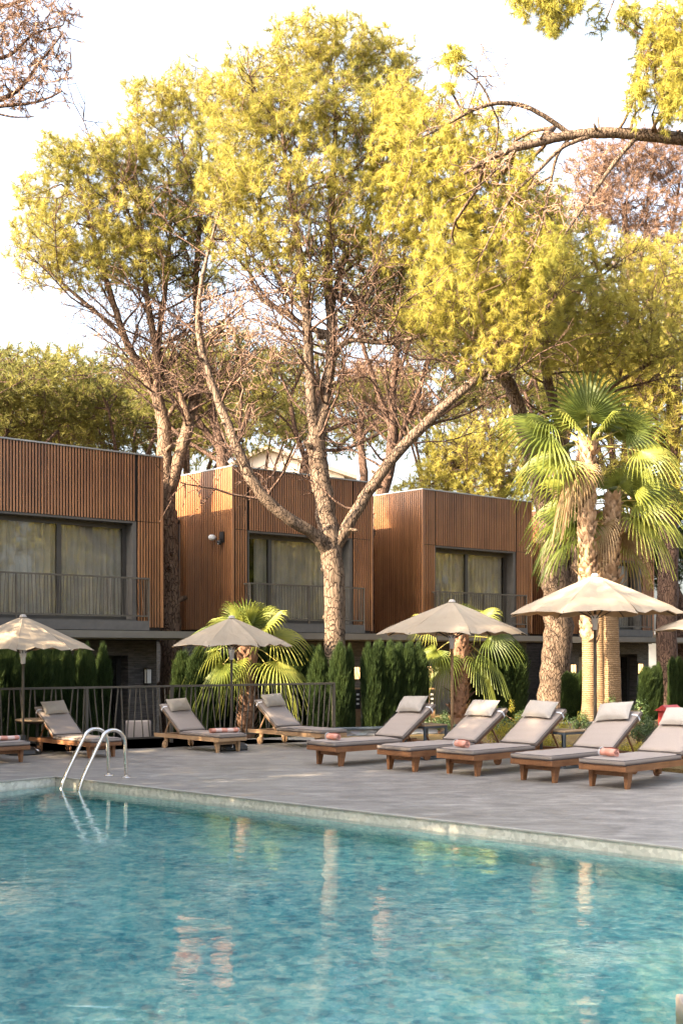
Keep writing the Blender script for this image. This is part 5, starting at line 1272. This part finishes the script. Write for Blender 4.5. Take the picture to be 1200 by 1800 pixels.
def palm(label, base, top, r0, r1, fronds, seed, trunk='palm_trunk', husk_from=.35, husk_mat='husk', husk_n=240, husk_r=1.0, cat='palm tree', group='fan palms'):
    """base/top world points; fronds: list (azimuth deg, elevation deg, petiole m, fan radius m, droop)"""
    root = empty('fan_palm', base, 0, label, cat, group); rr = random.Random(seed); H = top - base
    mb = MB(); nn = 46; pts, rad = [], []
    for i in range(nn + 1):
        t = i / nn; p = H * t + Vector((math.sin(t * 3 + seed) * .05, 0, 0)) * (t * (1 - t) * 4)
        flare = 1 + .45 * max(0, 1 - t * 9) ** 2
        pts.append(p); rad.append((r0 + (r1 - r0) * t) * flare * (1 + (.012 if i % 2 else -.012)))
    mb.tube(pts, rad, 18, True, True, .02); tk = mb.build('trunk', M[trunk], root)
    # old leaf bases wrapped round the upper trunk
    hb = MB(); n = husk_n
    for k in range(n):
        t = husk_from + (1 - husk_from) * (k / n) + rr.uniform(-.01, .01); t = min(t, .99); a = k * 2.399 + rr.uniform(-.2, .2)
        p = H * t + Vector((math.sin(t * 3 + seed) * .05, 0, 0)) * (t * (1 - t) * 4); r_ = (r0 + (r1 - r0) * t)
        o_ = Vector((math.cos(a), math.sin(a), 0)); s_ = Vector((-math.sin(a), math.cos(a), 0)); w_ = rr.uniform(.06, .11); h_ = rr.uniform(.12, .22); lift = rr.uniform(.01, .06) * husk_r * (1 + 2 * (rr.random() < .12))
        b0 = p + o_ * (r_ * .95); m0 = p + o_ * (r_ + .018 + lift * .4) + Vector((0, 0, h_ * .5)); t0 = p + o_ * (r_ + .02 + lift) + Vector((0, 0, h_))
        vs = [b0 - s_ * w_, b0 + s_ * w_, m0 + s_ * w_ * .75, m0 - s_ * w_ * .75, t0 + s_ * w_ * .25, t0 - s_ * w_ * .3, m0 + o_ * .022, t0 - o_ * .02]
        hb.add(vs, [(0, 1, 6), (1, 2, 6), (0, 6, 3), (3, 6, 5), (6, 4, 5), (2, 4, 6)], False)
    hb.build('leaf_bases', M[husk_mat], root)
    for k, fr_ in enumerate(fronds):
        az, el, pet, Rf, dr = fr_[:5]; roll = fr_[5] if len(fr_) > 5 else rr.uniform(-30, 30)
        d = (math.cos(R(az)) * math.cos(R(el)), math.sin(R(az)) * math.cos(R(el)), math.sin(R(el)))
        dry = len(fr_) > 6; Rf *= .9 if top.z > 4 else 1
        ml, mp = MB(), MB(); frond_mesh(ml, mp, d, pet, Rf, dr, seed * 100 + k, roll, hang=.35 + .5 * dr, spread=118)
        off = H + Vector((d[0], d[1], 0)) * .06 - Vector((0, 0, .12 * (1 - el / 90)))
        for m_ in (ml, mp): m_.v = [tuple(Vector(v) + off) for v in m_.v]
        fo = ml.build('frond', M['palm_dry' if dry else 'palm'], root)
        if dry: fo['label'] = 'dry brown hanging frond'
        t_ = rr.random(); at = fo.data.attributes.new('tint', 'FLOAT', 'POINT')
        at.data.foreach_set('value', np.clip(np.full(len(fo.data.vertices), t_) + np.random.default_rng(k).uniform(-.2, .3, len(fo.data.vertices)), 0, 1).astype(np.float32))
        mp.build('petiole', M['petiole'], fo)
    return root
def ring_fronds(seed, n, petr, Rr_, els, jitter=12, a0=0):
    rr = random.Random(seed); out = []
    for k in range(n):
        el = els[0] + (els[1] - els[0]) * ((k * .618) % 1); az = a0 + 360 * k / n + rr.uniform(-jitter, jitter)
        out.append((az, el, rr.uniform(*petr), rr.uniform(*Rr_), max(0, (45 - el) / 70)))
    return out
ZP = 25.0; zb = lambda px, Z, z: Vector(((px - 600) / F * Z, Z, z))
# azimuth 0 = right, 90 = away, 180 = left, 270 = towards the camera
f1 = [(262, 84, .50, 1.55, .02, 10), (8, 30, .85, 1.10, .30, 62), (352, 0, .95, 1.05, .45, 40), (188, 22, .80, 1.60, .42, -40), (176, 40, .95, .95, .7, -20), (196, -14, .6, 1.25, .7, -30), (20, 8, 1.25, 1.0, .5, 50), (215, 45, .5, .9, .4, -30), (120, 50, .6, 1.0, .3), (70, 52, .7, 1.1, .3), (100, 20, .6, 1.0, .5), (150, 12, .7, 1.1, .6), (320, 52, .45, .8, .5, 20), (40, 30, .8, 1.1, .4), (190, -58, .45, .95, .9, 0, 1), (165, -66, .4, .9, .9, 0, 1), (225, -62, .4, .8, .9, 10, 1)]
palm('tallest fan palm, shaggy trunk directly above the largest parasol', zb(1034, ZP, .04), zb(1033, ZP, zat(775, ZP)), .15, .14, f1, 71, husk_from=.30, husk_n=330)
f2 = [(2, 12, .45, 1.25, .45, 40), (15, -8, .7, 1.3, .6, 20), (350, -28, .45, 1.1, .7, 20), (5, 45, .5, 1.2, .3, 50), (30, 25, .9, 1.2, .4, 30), (172, 2, .75, 1.25, .6, -40), (185, -22, .7, 1.2, .7, -20), (165, 28, .9, 1.1, .5, -30), (90, 40, .5, 1.0, .3), (60, 10, .6, 1.1, .5), (120, 15, .6, 1.1, .5), (300, 62, .35, .75, .4), (200, -60, .35, .85, .9, 0, 1), (20, -55, .5, .9, .9, 0, 1)]
palm('second tall fan palm with the swollen pale base, right of the tallest', zb(1077, ZP + .6, .04), zb(1076, ZP + .6, zat(868, ZP)), .18, .13, f2, 72, husk_from=.48, husk_n=200)
f3 = [(170, 10, .6, 1.0, .6), (10, -5, .6, 1.0, .7), (60, 30, .5, .9, .4), (120, 30, .5, .9, .4), (150, -15, .5, 1.0, .7), (30, -20, .6, 1.0, .7)]
palm('third fan palm with orange-brown trunk behind the two tall ones', zb(1056, ZP + 1.6, .04), zb(1052, ZP + 1.6, zat(905, ZP)), .14, .13, f3, 73, husk_from=.6, husk_n=120)
f4 = [(184, 22, .42, .80, .45, -30), (168, -4, .55, .75, .75, -20), (200, -34, .5, .85, .8, -20), (0, -22, .62, .95, .7, 20), (350, -38, .5, .85, .8, 10), (262, 76, .25, .78, .04, 0), (300, 60, .35, .75, .1, 20), (235, 58, .35, .75, .1, -20), (335, 38, .5, .8, .3, 30), (20, 18, .55, .85, .5, 30), (90, 55, .4, .75, .2), (140, 40, .4, .7, .3), (40, 50, .45, .75, .2), (215, -55, .3, .7, .9, 0)]
Z4 = 24.6
palm('short fan palm behind the railing and the second parasol', zb(437, Z4, GZ), zb(432, Z4, zat(1120, Z4)), .15, .15, f4, 74, 'husk_dark', .15, 'husk_dark', 230, 1.4)
f5 = [(184, 28, .6, .62, .3, -40), (196, -18, .45, .72, .8, -20), (0, 8, .55, .8, .5, 40), (345, 40, .5, .72, .3, 30), (12, -26, .5, .8, .8, 20), (350, -45, .4, .75, .9, 10), (205, -50, .35, .7, .9, -10), (90, 55, .4, .7, .2), (60, 42, .5, .7, .3), (150, 25, .5, .7, .4)]
Z5 = 25.6
palm('short fan palm behind the parasol that glows underneath', zb(806, Z5, .02), zb(806, Z5, zat(1112, Z5)), .15, .14, f5, 75, 'husk_dark', .1, 'husk_dark', 230, 1.4)

# ------------------------------------------------------------------ cypress columns and shrubs
def cypress_proto(seed, n=6500, flat=False):
    g = np.random.default_rng(seed); root = empty('column_cypress', (0, 0, 0), 0, 'cypress', 'cypress', 'column cypresses along the villas')
    t = g.uniform(0, 1, n) ** .85; a = g.uniform(0, 2 * np.pi, n)
    prof = np.where(t < .08, .55 + t * 5.5, 1.0) * np.clip((1.0 - t) / (.09 if flat else .17), 0, 1) ** (.35 if flat else .5)
    lump = 1 + .16 * np.sin(a * 3 + t * 9 + seed) + .10 * np.sin(a * 7 - t * 23)
    r = .26 * prof * lump * g.uniform(.62, 1.06, n) * (1 + .25 * (g.random(n) < .06))
    pos = np.stack([r * np.cos(a), r * np.sin(a), t * 2.0 + .03 + .07 * np.sin(a * 2 + seed) * (t > .8)], 1)
    d = np.stack([np.cos(a) * .45, np.sin(a) * .45, np.full(n, .95)], 1); d /= np.linalg.norm(d, axis=1, keepdims=True)
    v, f, ti = tuft_mesh(pos, d, g.uniform(.08, .17, n), 8, .013, .40, 0, seed)
    mb = MB(); prs = []
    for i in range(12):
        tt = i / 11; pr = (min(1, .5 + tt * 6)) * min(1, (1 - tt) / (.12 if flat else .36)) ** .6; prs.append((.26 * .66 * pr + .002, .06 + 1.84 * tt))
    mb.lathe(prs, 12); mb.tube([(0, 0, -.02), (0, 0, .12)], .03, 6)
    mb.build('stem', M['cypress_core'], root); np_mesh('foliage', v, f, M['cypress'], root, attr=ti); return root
cp = [cypress_proto(81), cypress_proto(82, flat=True)]; cu_ = [False, False]
def cyp(px, topy, Z, wpx, label, k=0, z0=GZ, rot=None):
    r0 = cp[k] if not cu_[k] else copy_tree(cp[k]); cu_[k] = True
    b = P(px, YH, Z); top = zat(topy, Z); h = (top - z0) / 2.02; s = (wpx / F * Z) / .50
    r0.location = (b.x, b.y, z0); r0.scale = (s, s, h); r0.rotation_euler = (0, 0, px * .37 if rot is None else rot); r0['label'] = label
A_ = 23.2
cyp(14, 1146, 22.2, 40, 'bright green cypress under the left half of the left parasol')
cyp(-14, 1160, 22.0, 40, 'cypress cut by the left edge behind the railing')
cyp(48, 1152, 22.6, 26, 'narrow cypress directly behind the left parasol pole')
cyp(67, 1146, 22.8, 38, 'full green cypress just right of the left parasol pole')
cyp(90, 1152, 23.2, 30, 'cypress touching the right side of the full one, left of the window frame')
cyp(120, 1146, 23.4, 17, 'thin cypress standing alone right of the dark window frame')
cyp(154, 1146, 23.7, 26, 'mid-sized cypress above the pool ladder rails')
cyp(181, 1147, 24.1, 23, 'yellow-tipped cypress, last one before the dark stone pier')
for px_, ty_, Z_, w_, l_ in ((322, 1158, 25.2, 34, 'shaded cypress behind the tall forked pine trunk, right side'), (376, 1150, 25.4, 36, 'shaded cypress behind the drooping leaves left of the second parasol pole'), (400, 1156, 25.6, 32, 'shaded cypress directly behind the second parasol pole'),
                              (474, 1150, 25.6, 34, 'shaded cypress under the right-hand leaves of the short fan palm'), (492, 1158, 25.4, 28, 'shaded cypress behind the backrest of the farthest lounger'), (30, 1150, 23.2, 34, 'cypress in the second row behind the left parasol pole'), (106, 1154, 24.0, 24, 'cypress half hidden behind the dark window frame'), (138, 1152, 24.2, 26, 'cypress filling the gap left of the one above the ladder')):
    cyp(px_, ty_, Z_, w_, l_, px_ % 2)
cyp(455, 1155, 24.9, 30, 'shaded cypress just right of the short palm trunk')
cyp(350, 1150, 24.6, 40, 'shaded cypress behind the fan palm, left of the second parasol pole')
cyp(508, 1152, 25.0, 42, 'shaded cypress midway between the short palm and the central pine', 1)
cyp(534, 1150, 25.4, 44, 'broad shaded cypress left of the central pine trunk', 1)
cyp(561, 1150, 24.4, 30, 'shaded cypress touching the left side of the central pine trunk')
cyp(597, 1145, 24.2, 27, 'dark cypress covering the foot of the central pine', 1)
cyp(614, 1149, 24.3, 15, 'narrow dark cypress left of the lit lantern by the central pine', 1)
cyp(653, 1146, 24.4, 28, 'clipped cypress just right of the lit lantern and intercom post', 1)
cyp(677, 1142, 24.6, 34, 'tall clipped cypress with loose tips on top, second right of the lantern', 1)
cyp(710, 1146, 24.8, 32, 'clipped cypress in the hedge, third right of the lantern', 1)
cyp(729, 1145, 24.9, 30, 'clipped cypress at the right end of the hedge by the thin spire', 1)
cyp(746, 1162, 25.2, 11, 'thin spire cypress between the hedge and the second lit lantern')
cyp(838, 1168, 26.2, 30, 'clipped cypress just right of the small palm behind the parasol', 1)
cyp(858, 1168, 26.4, 26, 'short clipped cypress second right of the small palm trunk', 1)
cyp(879, 1149, 26.2, 34, 'tall clipped cypress left of the orange-lit lantern', 1)
cyp(905, 1150, 26.3, 32, 'tall clipped cypress overlapping the lantern left of the double trunk', 1)
cyp(995, 1186, 27.5, 15, 'slim flat-topped cypress right of the double trunk', 1, .04)
cyp(1006, 1187, 27.6, 14, 'second slim flat-topped cypress between double trunk and palms', 1, .04)
cyp(1021, 1184, 28.0, 13, 'slim cypress partly hidden by the tallest palm trunk', 1, .04)
cyp(1136, 1178, 27.0, 24, 'widest of the slim cypresses, right of the palm trunks below the lantern', 0, .04)
cyp(1149, 1176, 28.2, 13, 'slim cypress right behind the widest one below the lantern', 1, .04)
cyp(1156, 1170, 28.6, 13, 'pencil cypress left of the pair at the right edge', 0, .04)
cyp(1181, 1162, 28.0, 13, 'left pencil cypress of the tall pair near the right edge', 1, .04)
cyp(1192, 1162, 28.2, 13, 'right pencil cypress of the tall pair near the right edge', 1, .04)

def shrub_proto(seed, mat, leaf=.07, n=1500, flatness=.8):
    g = np.random.default_rng(seed); root = empty('shrub', (0, 0, 0), 0, 'shrub', 'shrub', 'shrubs in the planting beds')
    c = g.normal(size=(16, 3)) * [.3, .3, .16]; c[:, 2] = np.abs(c[:, 2]) + .2
    i = g.integers(0, 16, n); d = g.normal(size=(n, 3)); d /= np.linalg.norm(d, axis=1, keepdims=True); p = c[i] + d * g.uniform(.08, .2, (n, 1)); p[:, 2] = np.abs(p[:, 2])
    nrm = d + g.normal(size=(n, 3)) * .4 + [0, 0, .6]; nrm /= np.linalg.norm(nrm, axis=1, keepdims=True)
    t = np.cross(nrm, g.normal(size=(n, 3))); t /= np.linalg.norm(t, axis=1, keepdims=True); b = np.cross(nrm, t)
    L = leaf * g.uniform(.7, 1.3, (n, 1)); w = L * .42
    v = np.stack([p - t * L * .5, p + b * w * .5 + nrm * .006, p + t * L * .5 - nrm * .012, p - b * w * .5 + nrm * .006], 1).reshape(-1, 3); f = np.arange(len(v)).reshape(-1, 4)
    np_mesh('leaves', v, f, M[mat], root, attr=np.repeat(g.uniform(0, 1, n), 4))
    mb = MB()
    for k in range(16): mb.tube([(0, 0, 0), c[k] * [.5, .5, .6], c[k]], [.012, .008, .004], 4, False)
    mb.build('stems', M['twig'], root); return root
spg = shrub_proto(91, 'bush'); spy = shrub_proto(92, 'bush_yellow', .055, 1300); su = {}
def shrub(proto, px, py, wpx, hpx, label, z=.045, dz=None):
    r0 = proto if proto.name not in su else copy_tree(proto); su[proto.name] = 1
    b = G(px, py, z); s = wpx / F * b.y / 1.0; sz = hpx / F * b.y / .62
    r0.location = b; r0.scale = (s, s, sz); r0.rotation_euler = (0, 0, px * .7); r0['label'] = label
for a in [(spy, 885, 1322, 60, 66, 'yellow-green shrub between the second and third loungers facing the pool'),
          (spy, 925, 1316, 50, 46, 'yellow-green shrub behind the third lounger facing the pool'),
          (spy, 962, 1322, 46, 34, 'yellow shrub behind the left half of the square table by the palms'),
          (spy, 988, 1298, 30, 36, 'small orange-tipped shrub above the square table by the palms'),
          (spy, 1000, 1332, 44, 30, 'yellow shrub seen under the square table by the palms'),
          (spy, 1098, 1334, 56, 30, 'low yellow shrub right of the fourth lounger backrest'),
          (spy, 1128, 1326, 46, 24, 'low yellow-green shrub left of the last lounger backrest'),
          (spy, 862, 1290, 36, 46, 'orange-flowered shrub above the second lounger backrest'),
          (spg, 1120, 1310, 60, 52, 'green shrub below the widest slim cypress'),
          (spg, 1090, 1285, 70, 58, 'dark green shrub right of the swollen palm base'),
          (spg, 1150, 1318, 50, 48, 'green shrub left of the red cabinet'),
          (spg, 1195, 1322, 40, 40, 'green shrub right of the red cabinet'),
          (spg, 925, 1288, 56, 44, 'green shrub left of the double trunk foot'),
          (spg, 900, 1296, 50, 36, 'green shrub between clipped cypress and double trunk'),
          (spg, 770, 1290, 40, 40, 'green shrub left of the small palm behind the parasol'),
          (spg, 832, 1290, 46, 30, 'low green shrub right of the small palm behind the parasol'),
          (spg, 1012, 1290, 40, 40, 'green shrub behind the tallest palm foot')]:
    shrub(*a)
for px_, ty_, w_, l_ in ((664, 1150, 26, 'cypress in the second row between the lantern post and the loose-tipped one'), (693, 1148, 28, 'cypress in the second row behind the loose-tipped one'), (722, 1152, 26, 'cypress in the second row near the right end of the hedge'), (548, 1154, 26, 'cypress in the second row left of the central pine trunk')):
    cyp(px_, ty_, 25.9, w_, l_, 1)
k = 0
for px, lab in ((300, 'low green shrub behind the railing near the tall forked pine'), (330, 'low green shrub behind the railing left of the second parasol'), (385, 'low green shrub behind the railing at the second parasol base'), (480, 'low green shrub behind the railing right of the short palm'), (520, 'low green shrub behind the railing behind the empty lounger'), (205, 'low green shrub behind the railing left of the garden chair'), (100, 'low green shrub behind the railing under the round table')):
    b = P(px, YH, 22.6 + px / 400); b.z = GZ; r0 = copy_tree(spg); r0.location = b; r0.scale = (1.1, .9, 1.25); r0.rotation_euler = (0, 0, px); r0['label'] = lab
# large leaves (a banana-like plant) in the dark terrace behind the double trunk
def flush(): pass
print('objects', len(bpy.data.objects))
